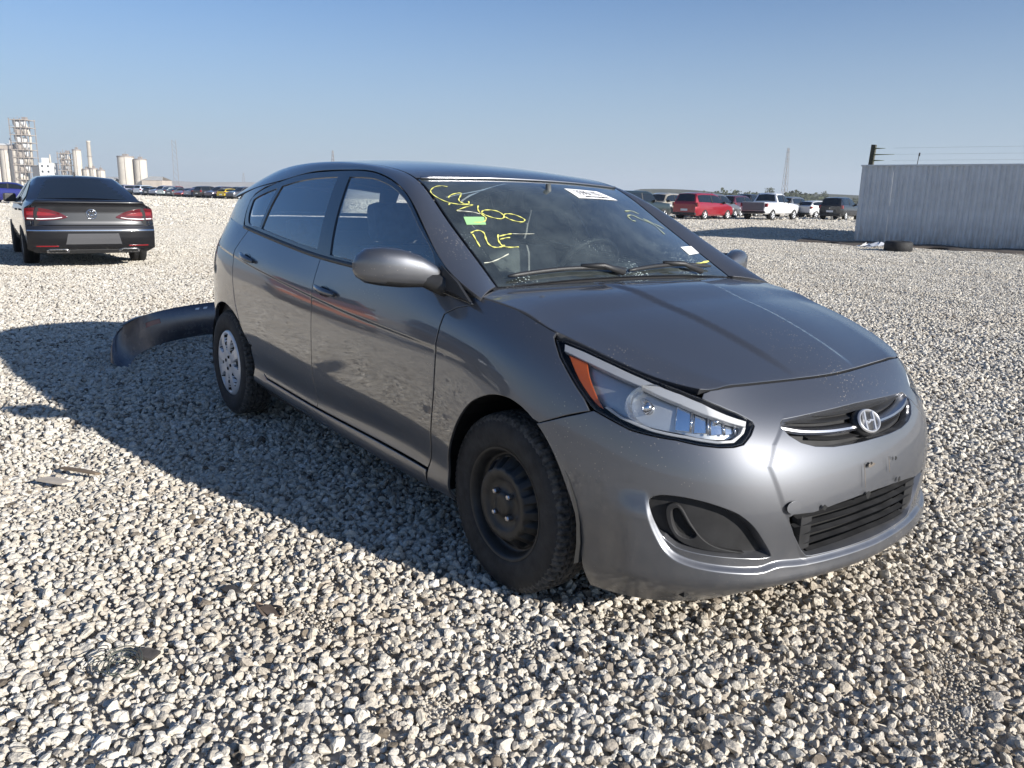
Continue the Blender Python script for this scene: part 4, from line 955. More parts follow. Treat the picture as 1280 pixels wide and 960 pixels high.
def zone(r0, r1, dens, smin, smax, zj, seed, flat=1.0, only=False):
    HALF = R_(58) if r1 <= 9 else R_(47)
    g = np.random.default_rng(seed); n = int(HALF*(r1*r1-r0*r0)*dens)
    # stratified in a square grid, then clipped to the sector
    st = 1/math.sqrt(dens); m_ = int(2*r1/st)+2
    X, Y = np.meshgrid(np.arange(m_)*st-r1, np.arange(m_)*st-r1); P = np.stack([X.ravel(), Y.ravel()], 1)+g.uniform(-.55, .55, (m_*m_, 2))*st
    P0 = P+[CX, CY]; thin = np.zeros(len(P))
    for px, py, ra, rb, ro in FINES:
        dx, dy = P0[:, 0]-px, P0[:, 1]-py; u_ = (dx*math.cos(ro)+dy*math.sin(ro))/ra; v_ = (-dx*math.sin(ro)+dy*math.cos(ro))/rb
        thin = np.maximum(thin, np.clip(1.25-np.hypot(u_, v_), 0, .8))
    if only: P = P[thin > .25]
    elif smax > .02: P = P[g.uniform(0, 1, len(P)) > thin]
    rad = np.hypot(P[:, 0], P[:, 1]); an = (np.arctan2(P[:, 1], P[:, 0])-yaw0+np.pi) % (2*np.pi)-np.pi
    k = (rad >= r0) & (rad < r1) & (np.abs(an) < HALF); P = P[k]+[CX, CY]; n = len(P)
    sc = np.exp(g.normal(0, .30, n)); sc = smin+(smax-smin)*np.clip((sc-.5)/1.6, 0, 1)
    z = undul(P[:, 0], P[:, 1])+g.uniform(-zj, zj, n)
    rot = np.stack([g.normal(0, .45, n), g.normal(0, .45, n), g.uniform(0, 6.28, n)], 1)
    sv = sc[:, None]*np.stack([g.uniform(.95, 1.35, n), g.uniform(.75, 1.05, n), g.uniform(.55, .85, n)*flat], 1)
    return np.column_stack([P, z]), rot, sv, g.uniform(0, 1, n), g.integers(0, NK, n), dirtiness(P)
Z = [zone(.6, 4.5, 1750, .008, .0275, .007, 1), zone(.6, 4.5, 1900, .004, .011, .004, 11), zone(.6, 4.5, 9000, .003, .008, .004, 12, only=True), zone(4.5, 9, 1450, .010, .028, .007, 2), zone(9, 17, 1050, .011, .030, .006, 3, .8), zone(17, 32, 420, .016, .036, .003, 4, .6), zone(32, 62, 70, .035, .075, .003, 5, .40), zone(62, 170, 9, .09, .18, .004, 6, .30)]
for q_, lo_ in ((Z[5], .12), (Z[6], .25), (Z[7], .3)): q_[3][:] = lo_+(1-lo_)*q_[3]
P = np.vstack([q[0] for q in Z]); ROT = np.vstack([q[1] for q in Z]); SC = np.vstack([q[2] for q in Z]); TN = np.concatenate([q[3] for q in Z]); PK = np.concatenate([q[4] for q in Z]); DT = np.concatenate([q[5] for q in Z])
me = bpy.data.meshes.new('gravel'); me.vertices.add(len(P)); me.vertices.foreach_set('co', P.astype(np.float32).ravel())
for nm, ty, arr, key in (('rot', 'FLOAT_VECTOR', ROT, 'vector'), ('sc', 'FLOAT_VECTOR', SC, 'vector'), ('tone', 'FLOAT', TN, 'value'), ('dirt', 'FLOAT', DT, 'value'), ('pick', 'INT', PK, 'value')):
    at = me.attributes.new(nm, ty, 'POINT'); at.data.foreach_set(key, (arr.astype(np.int32) if ty == 'INT' else arr.astype(np.float32)).ravel())
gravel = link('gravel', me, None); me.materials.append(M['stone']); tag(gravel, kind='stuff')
ng = bpy.data.node_groups.new('gravel_scatter', 'GeometryNodeTree')
ng.interface.new_socket('Geometry', in_out='INPUT', socket_type='NodeSocketGeometry'); ng.interface.new_socket('Geometry', in_out='OUTPUT', socket_type='NodeSocketGeometry')
gi = ng.nodes.new('NodeGroupInput'); go = ng.nodes.new('NodeGroupOutput')
m2p = ng.nodes.new('GeometryNodeMeshToPoints'); iop = ng.nodes.new('GeometryNodeInstanceOnPoints'); ci = ng.nodes.new('GeometryNodeCollectionInfo')
ci.inputs['Collection'].default_value = stones; ci.inputs['Separate Children'].default_value = True; ci.inputs['Reset Children'].default_value = True
iop.inputs['Pick Instance'].default_value = True
def named(nm, dt):
    n = ng.nodes.new('GeometryNodeInputNamedAttribute'); n.data_type = dt; n.inputs['Name'].default_value = nm; return n.outputs['Attribute']
e2r = ng.nodes.new('FunctionNodeEulerToRotation'); ng.links.new(named('rot', 'FLOAT_VECTOR'), e2r.inputs[0])
ng.links.new(gi.outputs[0], m2p.inputs['Mesh']); ng.links.new(m2p.outputs[0], iop.inputs['Points']); ng.links.new(ci.outputs[0], iop.inputs['Instance'])
ng.links.new(named('pick', 'INT'), iop.inputs['Instance Index']); ng.links.new(e2r.outputs[0], iop.inputs['Rotation']); ng.links.new(named('sc', 'FLOAT_VECTOR'), iop.inputs['Scale'])
ng.links.new(iop.outputs[0], go.inputs[0])
gravel.modifiers.new('scatter', 'NODES').node_group = ng
# ---------------------------------------------------------------- marks on the windshield
def ribbon(name, uw, width, mat, parent, surf, off=.0025, smooth=True):
    q = np.array(uw, float)
    q = cr(q, n=4, closed=False) if len(q) > 2 else resample(q, .01, closed=False)
    P = surf(q[:, 0], q[:, 1]); h = 1e-3
    N = np.cross(surf(q[:, 0]+h, q[:, 1])-P, surf(q[:, 0], q[:, 1]+h)-P); N /= np.linalg.norm(N, axis=1)[:, None]; N *= np.sign(N[:, :1])
    T = np.gradient(P, axis=0); T /= np.linalg.norm(T, axis=1)[:, None]+1e-9; B = np.cross(T, N)
    wv = width*(.75+.35*np.sin(np.arange(len(P))*1.3))[:, None]
    V = np.empty((len(P)*2, 3)); V[0::2] = P+N*off+B*wv/2; V[1::2] = P+N*off-B*wv/2
    F = [(2*i, 2*i+1, 2*i+3, 2*i+2) for i in range(len(P)-1)]
    return mesh_np(name, V, F, mat, parent)
MARKS = {'c': [(0.084, 0.874), (0.064, 0.887), (0.039, 0.879), (0.017, 0.852), (0.008, 0.826), (0.011, 0.79), (0.025, 0.749), (0.045, 0.716), (0.074, 0.694), (0.097, 0.686), (0.121, 0.68), (0.087, 0.663), (0.051, 0.642)], 'two': [(0.054, 0.761), (0.07, 0.785), (0.095, 0.799), (0.112, 0.797), (0.1, 0.767), (0.086, 0.738), (0.086, 0.713), (0.096, 0.694), (0.11, 0.692), (0.116, 0.716)], 'dash': [(0.038, 0.697), (0.046, 0.708)], 'six': [(0.138, 0.67), (0.128, 0.642), (0.124, 0.606), (0.13, 0.571), (0.131, 0.554), (0.119, 0.528), (0.101, 0.521), (0.078, 0.526)], 'o1': [(0.133, 0.612), (0.146, 0.624), (0.169, 0.622), (0.19, 0.606), (0.199, 0.575), (0.196, 0.55), (0.18, 0.536), (0.158, 0.549), (0.138, 0.578), (0.131, 0.6), (0.133, 0.612)], 'o2': [(0.196, 0.546), (0.203, 0.57), (0.215, 0.578), (0.237, 0.569), (0.255, 0.541), (0.262, 0.514), (0.248, 0.495), (0.228, 0.502), (0.209, 0.526), (0.201, 0.549)], 'r1': [(0.046, 0.428), (0.042, 0.375), (0.038, 0.319)], 'r2': [(0.042, 0.437), (0.059, 0.452), (0.077, 0.451), (0.084, 0.425), (0.076, 0.38), (0.071, 0.335), (0.077, 0.307), (0.093, 0.298), (0.111, 0.303), (0.119, 0.31)], 'e1': [(0.173, 0.398), (0.152, 0.395), (0.125, 0.386)], 'e2': [(0.157, 0.368), (0.139, 0.367), (0.119, 0.36)], 'e3': [(0.126, 0.402), (0.113, 0.362), (0.109, 0.325), (0.114, 0.3), (0.132, 0.288), (0.16, 0.284)], 'w1': [(0.175, 0.398), (0.207, 0.388), (0.251, 0.382)], 'w2': [(0.013, 0.191), (0.039, 0.193), (0.074, 0.212), (0.11, 0.238)], 'faint': [(0.052, 0.638), (0.074, 0.63), (0.102, 0.615), (0.121, 0.594)], 'label': [(0.593, 0.87), (0.779, 0.87), (0.846, 0.772), (0.607, 0.748)], 'glabel': [(0.059, 0.582), (0.127, 0.566), (0.113, 0.496), (0.05, 0.512)], 'm1': [(0.801, 0.64), (0.855, 0.655), (0.884, 0.63)], 'm2': [(0.78, 0.585), (0.818, 0.6), (0.851, 0.565), (0.9, 0.525), (0.896, 0.415)], 'm3': [(0.776, 0.579), (0.775, 0.535), (0.795, 0.529)], 'm4': [(0.872, 0.577), (0.911, 0.539), (0.949, 0.49)], 'sticker': [(0.901, 0.282), (0.997, 0.316), (0.989, 0.239), (0.898, 0.201)], 'streak': [(0.849, 0.101), (0.92, 0.128), (0.987, 0.157)]}
for k, wd, mt in (('c', .005, 'chalk'), ('two', .006, 'chalk'), ('dash', .006, 'chalk'), ('six', .006, 'chalk'), ('o1', .006, 'chalk'), ('o2', .006, 'chalk'), ('r1', .006, 'chalk'), ('r2', .007, 'chalk'), ('e1', .007, 'chalk'), ('e2', .006, 'chalk'), ('e3', .007, 'chalk'),
                  ('w1', .003, 'chalk_white'), ('w2', .005, 'chalk_white'), ('faint', .005, 'chalk_white'), ('m1', .008, 'chalk_dim'), ('m2', .008, 'chalk_dim'), ('m3', .008, 'chalk_dim'), ('m4', .008, 'chalk_dim'), ('streak', .012, 'chalk')):
    ribbon('marker_stroke', MARKS[k], wd, M[mt], ws, WS)
def quad_on(name, uw, mat, off, n=6):
    q = np.array(uw); V = []
    for j in range(n+1):
        for i in range(n+1):
            a, c_ = i/n, j/n; V.append(q[0]*(1-a)*(1-c_)+q[1]*a*(1-c_)+q[2]*a*c_+q[3]*(1-a)*c_)
    V = np.array(V); P = WS(V[:, 0], V[:, 1]); h = 1e-3; N = np.cross(WS(V[:, 0]+h, V[:, 1])-P, WS(V[:, 0], V[:, 1]+h)-P); N /= np.linalg.norm(N, axis=1)[:, None]; N *= np.sign(N[:, :1])
    F = [(j*(n+1)+i, j*(n+1)+i+1, (j+1)*(n+1)+i+1, (j+1)*(n+1)+i) for j in range(n) for i in range(n)]
    return mesh_np(name, P+N*off, F, mat, ws)
quad_on('green_sticker', MARKS['glabel'], M['green_label'], .002)
LB = np.array(MARKS['label']); lab = quad_on('stock_label', LB, M['label'], .002)
quad_on('inspection_sticker', MARKS['sticker'], M['label'], .002)
fc = bpy.data.curves.new('label_text', 'FONT'); fc.body = '35961102'; fc.size = 1; fo = bpy.data.objects.new('label_text', fc); COL.objects.link(fo)
bpy.context.view_layer.update(); tm = bpy.data.meshes.new_from_object(fo.evaluated_get(bpy.context.evaluated_depsgraph_get())); bpy.data.objects.remove(fo)
tv = np.array([v.co[:] for v in tm.vertices]); tv -= tv.min(0); tv /= np.array([tv[:, 0].max(), tv[:, 1].max(), 1])
def on_label(a, c_):     # a along the text, c_ up, both 0..1
    return ((LB[0]*(1-a)+LB[1]*a).T*c_+(LB[3]*(1-a)+LB[2]*a).T*(1-c_)) if np.isscalar(a) else (LB[0][None]*(1-a)[:, None]+LB[1][None]*a[:, None])*c_[:, None]+(LB[3][None]*(1-a)[:, None]+LB[2][None]*a[:, None])*(1-c_)[:, None]
def tx_put(name, tv, F, a0, a1, c0, c1, mat, par):
    q = on_label(a0+(a1-a0)*tv[:, 0], c0+(c1-c0)*tv[:, 1]); P = WS(q[:, 0], q[:, 1]); h = 1e-3
    N = np.cross(WS(q[:, 0]+h, q[:, 1])-P, WS(q[:, 0], q[:, 1]+h)-P); N /= np.linalg.norm(N, axis=1)[:, None]; N *= np.sign(N[:, :1])
    return mesh_np(name, P+N*.003, F, mat, par)
tx_put('label_number', tv, [tuple(p.vertices) for p in tm.polygons], .16, .80, .36, .84, M['ink'], lab)
bars = []; bf = []; x = 0
while x < .98:
    wb_ = rng.choice((.012, .02, .03)); bars += [(x, 0, 0), (min(x+wb_, 1), 0, 0), (min(x+wb_, 1), 1, 0), (x, 1, 0)]; k = len(bars); bf.append((k-4, k-3, k-2, k-1)); x += wb_+rng.choice((.014, .025))
tx_put('label_barcode', np.array(bars), bf, .22, .84, .10, .26, M['ink'], lab)

# ---------------------------------------------------------------- loose rear bumper cover behind the car
LBM = car_paint('grey_paint_scuffed', (.035, .037, .055), .6, .35, dirt=.35, specks=.5)
top = [(-4.335, -1.105, .0), (-4.345, -1.085, .13), (-4.36, -1.05, .22), (-4.40, -.985, .275), (-4.52, -.87, .308), (-4.72, -.62, .332), (-4.82, -.33, .350), (-4.87, 0, .36), (-4.86, .4, .36), (-4.80, .75, .33), (-4.62, 1.05, .25), (-4.45, 1.15, .06)]
bot = [(-4.16, -1.0, -.012), (-4.24, -.985, .0), (-4.33, -.95, .02), (-4.42, -.90, .040), (-4.55, -.80, .060), (-4.70, -.60, .078), (-4.79, -.36, .090), (-4.83, -.02, .092), (-4.82, .4, .09), (-4.76, .7, .06), (-4.66, .93, .0), (-4.56, 1.0, -.02)]
ct, cb = crv(top), crv(bot)
def BUMP(s, q):
    s = np.asarray(s, float); q = np.asarray(q, float); a = ct(s); b_ = cb(s); P = a*(1-q)[:, None]+b_*q[:, None]
    C = np.array([-3.75, .05]); o = P[:, :2]-C; o /= np.linalg.norm(o, axis=1)[:, None]
    # the outer skin faces the camera side: bulge, and a step where the number-plate recess begins
    bl = (.095-.045*np.clip(1-s*7, 0, 1))*np.sin(np.pi*np.clip(q, 0, 1))**.8+.012*sstep((q-.45)/.05)
    P[:, 0] += -o[:, 0]*bl*.55; P[:, 1] += -.5*bl; P[:, 2] += bl*.25*(1-q)
    return P
lb = empty('loose_bumper', (-4.5, 0, 0), label='loose dark bumper cover lying upright on the gravel behind the grey hatchback', cat='bumper')
def putw(name, d, mat, parent):
    o = put(name, d, mat, None); o.parent = parent; o.matrix_parent_inverse = Matrix.Translation(-parent.location); return o
hb = np.array([-4.0, .0, -.6]); hb2 = np.array([-6, 1.5, -.3])
shell = putw('bumper_shell', panel(np.array([(.01, .0), (.5, .0), (.99, .0), (.99, 1), (.5, 1), (.01, 1)])*[2.6, .35], lambda a, b: BUMP(a/2.6, b/.35), res=.022, skirt=.012, hint=hb2), LBM, lb)
putw('reflector', panel(np.array([(.17, .36), (.29, .30), (.295, .44), (.175, .50)])*[2.6, .35], lambda a, b: BUMP(a/2.6, b/.35)+np.array([.008, -.012, .005]), res=.015, skirt=.002, hint=hb2), M['red_lens'], lb)
for s in (.62,):
    putw('mounting_tab', panel(np.array([(s, -.10), (s+.02, -.10), (s+.022, .03), (s-.002, .03)])*[2.6, .35], lambda a, b: BUMP(a/2.6, b/.35), res=.02, skirt=.012, hint=hb2, lift=-.004), M['black_plastic'], lb)
for s in (.40, .425, .46): putw('clip', panel(np.array([(s, .16), (s+.012, .16), (s+.012, .22), (s, .22)])*[2.6, .35], lambda a, b: BUMP(a/2.6, b/.35), res=.02, skirt=.004, hint=hb2, lift=.006), M['white_plastic'], lb)

# ---------------------------------------------------------------- vehicles in the background
def obj_paint(name, rough=.3, metal=.3, coat=1.0):
    mt, t, p = newmat(name); oi = t.nodes.new('ShaderNodeObjectInfo'); t.links.new(oi.outputs['Color'], p.inputs['Base Color'])
    p.inputs['Roughness'].default_value = rough; p.inputs['Metallic'].default_value = metal; p.inputs['Coat Weight'].default_value = coat; p.inputs['Coat Roughness'].default_value = .04; return mt
M['body'] = obj_paint('vehicle_paint')
M['vglass'] = simple('tinted_vehicle_glass', (.010, .013, .016), .06, spec=.8)
M['headlamp'] = simple('headlamp_glass', (.55, .57, .6), .1, .4)
KIND = {
 # L, W, wheel r, wheelbase offset (front axle x from nose, rear axle from nose), belt [(x,z)], top [(x,z)], base z, roof half width, glass x-range
 'sedan': dict(L=4.8, W=1.84, r=.33, ax=(.93, 3.64), belt=[(0, .62), (.25, .72), (1.2, .90), (1.5, .94), (3.6, .98), (4.2, .99), (4.7, .97), (4.8, .93)], top=[(0, .62), (.25, .74), (1.2, .93), (1.42, .97), (2.15, 1.36), (2.7, 1.43), (3.2, 1.41), (3.9, 1.13), (4.15, 1.03), (4.7, 1.01), (4.8, .93)], z0=.22, rw=.60, side=(1.62, 3.92), fw=(1.45, 2.12), rwn=(3.30, 4.08), tail=1.0),
 'hatch': dict(L=4.1, W=1.74, r=.31, ax=(.8, 3.4), belt=[(0, .60), (.2, .70), (1.0, .92), (1.3, .95), (3.4, 1.02), (3.9, 1.04), (4.1, .95)], top=[(0, .60), (.2, .72), (1.0, .95), (1.15, .98), (1.95, 1.40), (2.5, 1.46), (3.2, 1.43), (3.65, 1.36), (4.0, 1.04), (4.1, .95)], z0=.22, rw=.58, side=(1.35, 3.75), fw=(1.2, 1.92), rwn=(3.68, 3.98), tail=.95),
 'suv': dict(L=4.7, W=1.86, r=.37, ax=(.9, 3.65), belt=[(0, .80), (.2, .95), (1.1, 1.06), (1.4, 1.08), (4.2, 1.12), (4.6, 1.12), (4.7, 1.05)], top=[(0, .80), (.2, .97), (1.1, 1.10), (1.3, 1.13), (1.95, 1.63), (2.5, 1.73), (3.8, 1.72), (4.3, 1.66), (4.6, 1.18), (4.7, 1.05)], z0=.28, rw=.66, side=(1.5, 4.32), fw=(1.35, 1.92), rwn=(4.33, 4.57), tail=1.1),
 'boxy_suv': dict(L=4.4, W=1.8, r=.38, ax=(.8, 3.38), belt=[(0, .85), (.08, 1.0), (1.3, 1.06), (4.2, 1.10), (4.36, 1.10), (4.4, 1.0)], top=[(0, .85), (.08, 1.03), (1.3, 1.10), (1.45, 1.12), (1.85, 1.66), (2.2, 1.74), (4.0, 1.74), (4.22, 1.70), (4.36, 1.14), (4.4, 1.0)], z0=.34, rw=.70, side=(1.55, 4.15), fw=(1.48, 1.84), rwn=(4.23, 4.34), tail=1.08),
 'minivan': dict(L=5.1, W=1.98, r=.35, ax=(.95, 4.0), belt=[(0, .70), (.25, .86), (1.0, 1.0), (1.3, 1.03), (4.6, 1.10), (5.0, 1.10), (5.1, 1.0)], top=[(0, .70), (.25, .88), (1.0, 1.05), (1.2, 1.10), (2.05, 1.65), (2.6, 1.76), (4.2, 1.76), (4.75, 1.70), (5.0, 1.16), (5.1, 1.0)], z0=.25, rw=.70, side=(1.45, 4.75), fw=(1.25, 2.02), rwn=(4.77, 4.98), tail=1.1),
 'pickup': dict(L=5.8, W=2.0, r=.40, ax=(1.0, 4.65), belt=[(0, .90), (.12, 1.06), (1.5, 1.16), (1.8, 1.18), (3.9, 1.20), (4.0, 1.22), (5.75, 1.22), (5.8, 1.18)], top=[(0, .90), (.12, 1.08), (1.5, 1.20), (1.7, 1.22), (2.3, 1.80), (2.7, 1.90), (3.5, 1.89), (3.72, 1.84), (3.9, 1.26), (4.0, 1.24), (5.75, 1.24), (5.8, 1.18)], z0=.42, rw=.70, side=(1.9, 3.72), fw=(1.75, 2.27), rwn=(3.74, 3.88), tail=1.15),
}
def vsec(k, x, n=6):
    """half cross-section at x from the nose: list of (y, z)"""
    D = KIND[k]; zb = float(np.interp(x, *zip(*D['belt']))); zt = max(zb+.015, float(np.interp(x, *zip(*D['top'])))); hw = D['W']/2; e = min(x, D['L']-x)
    tp = 1-.13*max(0, 1-e/.55)**2; wv = hw*tp; z0 = D['z0']+.06*max(0, 1-e/.35)
    zm = z0+.52*(zb-z0); h = min(1, max(0, (zt-zb)/.50)); wr = wv*(.95-.02*(1-h))*(1-h)+D['rw']*h if False else wv*.93+(D['rw']*tp-wv*.93)*h
    return [(0, z0), (wv*.86, z0), (wv*.965, z0+.10), (wv, zm), (wv*.985, zb-.12*(zb-z0)), (wv*.95, zb), (wv*.95+(wr-wv*.95)*.9, zb+(zt-zb)*.86), (wr*.90, zb+(zt-zb)*.975), (wr*.5, zt+.012*h), (0, zt+.02*h)]
def vmesh(k, dx=.12):
    D = KIND[k]; xs = sorted(set([0, .03, .08]+[round(x, 3) for x in np.arange(.16, D['L']-.1, dx)]+[p[0] for p in D['top']]+[D['L']-.08, D['L']-.03, D['L']]))
    V = []; F = []; m = 0
    for x in xs:
        s = vsec(k, x); ring = s+[(-y, z) for y, z in s[-2:0:-1]]; m = len(ring); V += [(-x, y, z) for y, z in ring]
    for i in range(len(xs)-1):
        for j in range(m): a = i*m+j; b_ = i*m+(j+1) % m; F.append((a, b_, b_+m, a+m))
    F.append(tuple(range(m))); F.append(tuple(range((len(xs)-1)*m, len(xs)*m))[::-1])
    return V, F
def vglass(k):
    """side glass, windscreen and rear window as thin panes just outside the shell"""
    D = KIND[k]; out = []
    for s in (1, -1):
        V = []; F = []; xs = np.linspace(D['side'][0], D['side'][1], 16)
        for i, x in enumerate(xs):
            q = vsec(k, x); a, b_ = q[5], q[6]; fr = [.10, .93]
            for f_ in fr: V.append((-x, s*(a[0]+(b_[0]-a[0])*f_+.010), a[1]+(b_[1]-a[1])*f_+.004))
        for i in range(15): F.append((2*i, 2*i+2, 2*i+3, 2*i+1) if s > 0 else (2*i, 2*i+1, 2*i+3, 2*i+2))
        out.append(('side_window', V, F))
    for nm, (x0, x1), sg in (('windscreen', D['fw'], 1), ('rear_window', D['rwn'], -1)):
        V = []; F = []; n = 6
        for x in np.linspace(x0, x1, n):
            q = vsec(k, x); zt = q[9][1]; w_ = max(q[7][0], .3)*.97
            for f_ in (-1, -.5, 0, .5, 1): V.append((-x+.012*sg, f_*w_, zt-.016*abs(f_)**2+.010+(q[7][1]-q[9][1])*abs(f_)))
        for i in range(n-1):
            for j in range(4): a = i*5+j; F.append((a, a+1, a+6, a+5))
        out.append((nm, V, F))
    return out
VW_R = {}
def vwheel(r):
    key = round(r, 2)
    if key not in VW_R:
        b = MB(); b.lathe([(r*.62, .10), (r*.70, .115), (r*.92, .112), (r, .085), (r, -.085), (r*.9, -.11), (.02, -.11)], 28, M=ROTX); t_ = b.build('tyre', M['rubber']); tm_ = t_.data; bpy.data.objects.remove(t_)
        rs = [.0001, r*.12, r*.18, r*.3, r*.45, r*.56, r*.62, r*.66]
        win = lambda q, a: r*.2 < q < r*.57 and abs(((a*5/(2*math.pi)) % 1)-.5) < .30
        rm_ = polar(lambda q, a: -.098+(.05 if win(q, a) else 0), rs, 40, [M['silver'], M['dark']], 'rim', lambda q, a: 1 if win(q, a) else 0)
        VW_R[key] = (tm_, rm_)
    return VW_R[key]
PROTO = {}
def vproto(k, detail=True):
    """build one vehicle of a kind at the origin, nose towards +x"""
    D = KIND[k]; root = empty(k if k not in ('hatch', 'boxy_suv') else {'hatch': 'parked_car', 'boxy_suv': 'suv'}[k])
    V, F = vmesh(k); me = bpy.data.meshes.new('body'); me.from_pydata(V, [], F); bm_ = bmesh.new(); bm_.from_mesh(me); bmesh.ops.recalc_face_normals(bm_, faces=bm_.faces); bm_.to_mesh(me); bm_.free()
    me.polygons.foreach_set('use_smooth', [True]*len(me.polygons)); me.update(); me.set_sharp_from_angle(angle=R_(38)); link('body', me, M['body'], root)
    for nm, V, F in vglass(k): mesh_np(nm, V, F, M['vglass'], root)
    for xa in D['ax']:
        for s in (-1, 1):
            b = MB(); b.lathe([(0, -.1), (D['r']*1.10, -.1), (D['r']*1.10, .0), (0, .0)], 26, M=Matrix.Translation((-xa, s*(D['W']/2-.022), D['r']+.015)) @ (ROTX if s < 0 else ROTX.inverted())); b.build('wheel_arch', M['dark'], root)
            tm_, rm_ = vwheel(D['r']); wo = link('tyre', tm_, None, root); wo.location = (-xa, s*(D['W']/2-.105), D['r']-.015); wo.rotation_euler = (0, 0, 0 if s < 0 else math.pi); link('rim', rm_, None, wo)
    L = D['L']
    for s in (-1, 1):
        b = MB(); hw = D['W']/2; zt = D['tail']; b.box((-L-.012, s*hw*.90-.13, zt-.22 if k in ('minivan', 'suv', 'boxy_suv', 'pickup') else zt-.16), (-L+.22, s*hw*.90+.045, zt+.02), bev=.015); b.build('tail_light', M['red_lens'], root)
        zf = float(np.interp(.2, *zip(*D['belt']))); b = MB(); b.box((-.32, s*hw*.74-.18, zf-.16), (-.015, s*hw*.74+.14, zf-.03), bev=.02); b.build('headlight', M['headlamp'], root)
        b = MB(); xm = D['fw'][0]+.35; zb = float(np.interp(xm, *zip(*D['belt']))); b.box((-xm-.06, s*(hw+.02)-.10, zb+.02), (-xm+.08, s*(hw+.02)+.10, zb+.17), bev=.03); b.build('wing_mirror', M['black_plastic'], root)
    b = MB(); b.box((-L-.05, -D['W']*.44, D['z0']+.06), (-L+.15, D['W']*.44, D['z0']+.22), bev=.03); b.build('rear_bumper', M['black_plastic'], root)
    b = MB(); b.box((-.12, -D['W']*.42, D['z0']+.04), (.03, D['W']*.42, D['z0']+.2), bev=.03); b.build('front_bumper', M['black_plastic'], root)
    b = MB(); b.box((-L-.016, -.26, D['z0']+.32), (-L+.03, .26, D['z0']+.46), bev=.005); b.build('number_plate', M['white_plastic'], root)
    for s in (-1, 1):
        b = MB(); xm = .5*(D['side'][0]+D['side'][1])
        for xx in (xm-.02,):
            q0, q1 = vsec(k, xx)[5], vsec(k, xx)[6]; b.prism([(-xx-.045, s*(q0[0]+.012), q0[1]+.03), (-xx+.045, s*(q0[0]+.012), q0[1]+.03), (-xx+.045, s*(q1[0]+.012), q1[1]-.01), (-xx-.045, s*(q1[0]+.012), q1[1]-.01)], (0, s*.006, 0))
        b.build('pillar', M['black_plastic'], root)
    return root
def vehicle(k, mid, heading, color, label, cat, group=None, name=None, drop=()):
    """mid: ground point under the middle of the vehicle"""
    if k not in PROTO: PROTO[k] = vproto(k); o = PROTO[k]
    else: o = copy_tree(PROTO[k])
    if name: o.name = name
    o.pop('group', None) if 'group' in o else None
    h = R_(heading); Lh = KIND[k]['L']/2; o.location = (mid[0]+Lh*math.cos(h), mid[1]+Lh*math.sin(h), 0); o.rotation_euler = (0, 0, h); tag(o, label, cat, group)
    for c_ in o.children:
        if c_.name.split('.')[0] == 'body': c_.color = (*color, 1)
    return o
GR = 'vehicles parked beyond the metal wall'

def lay(lat, dist):
    """ground point: metres to the right of and ahead along the viewing direction"""
    c_, s_ = math.cos(yaw0), math.sin(yaw0)
    return (CX+c_*dist+s_*lat, CY+s_*dist-c_*lat)
# right-hand group, about 55 m off
vehicle('boxy_suv', (-33.7, 34.9), 93, (.020, .032, .034), 'dark green boxy off-roader nearest the grey hatchback windshield', 'SUV', GR)
vehicle('suv', (-38.9, 42.6), 285, (.42, .38, .30), 'beige car facing the camera between the dark green off-roader and red minivan', 'car', GR)
vehicle('minivan', (-35.2, 42.9), 99, (.30, .018, .030), 'red minivan with dark tailgate beside the white pickup', 'minivan', GR)
vehicle('minivan', (-38.6, 48.2), 99, (.13, .13, .14), 'grey minivan half hidden behind the red minivan', 'minivan', GR)
vehicle('suv', (-41.7, 55.3), 99, (.09, .02, .035), 'dark maroon SUV showing between red minivan and white pickup', 'SUV', GR)
vehicle('pickup', (-34.1, 49.0), 101, (.78, .78, .78), 'white crew-cab pickup truck with grey tailgate', 'pickup', GR)
pk = [o for o in bpy.data.objects if o.get('label') == 'white crew-cab pickup truck with grey tailgate'][0]
b = MB(); b.box((-5.83, -.80, .66), (-5.79, .80, 1.22), bev=.01); b.build('tailgate', simple('grey_tailgate', (.16, .16, .17), .4), pk)
vehicle('pickup', (-44.0, 59.5), 99, (.02, .02, .022), 'black pickup standing behind the white pickup', 'pickup', GR)
vehicle('suv', (-40.6, 61.6), 100, (.16, .17, .18), 'grey SUV just right of the white pickup', 'SUV', GR)
vehicle('hatch', (-38.7, 62.7), 80, (.75, .75, .75), 'small white car between grey SUV and black SUV', 'car', GR)
vehicle('hatch', (-47.0, 75.0), 80, (.50, .51, .52), 'silver car behind the small white car', 'car', GR)
vehicle('suv', (-33.8, 57.7), 102, (.016, .016, .018), 'black SUV next to the left end of the metal wall', 'SUV', GR)
# left: blue car, distant rows
vehicle('hatch', (-66.5, 5.6), 80, (.02, .025, .17), 'bright blue car behind the black sedan on the left', 'car')
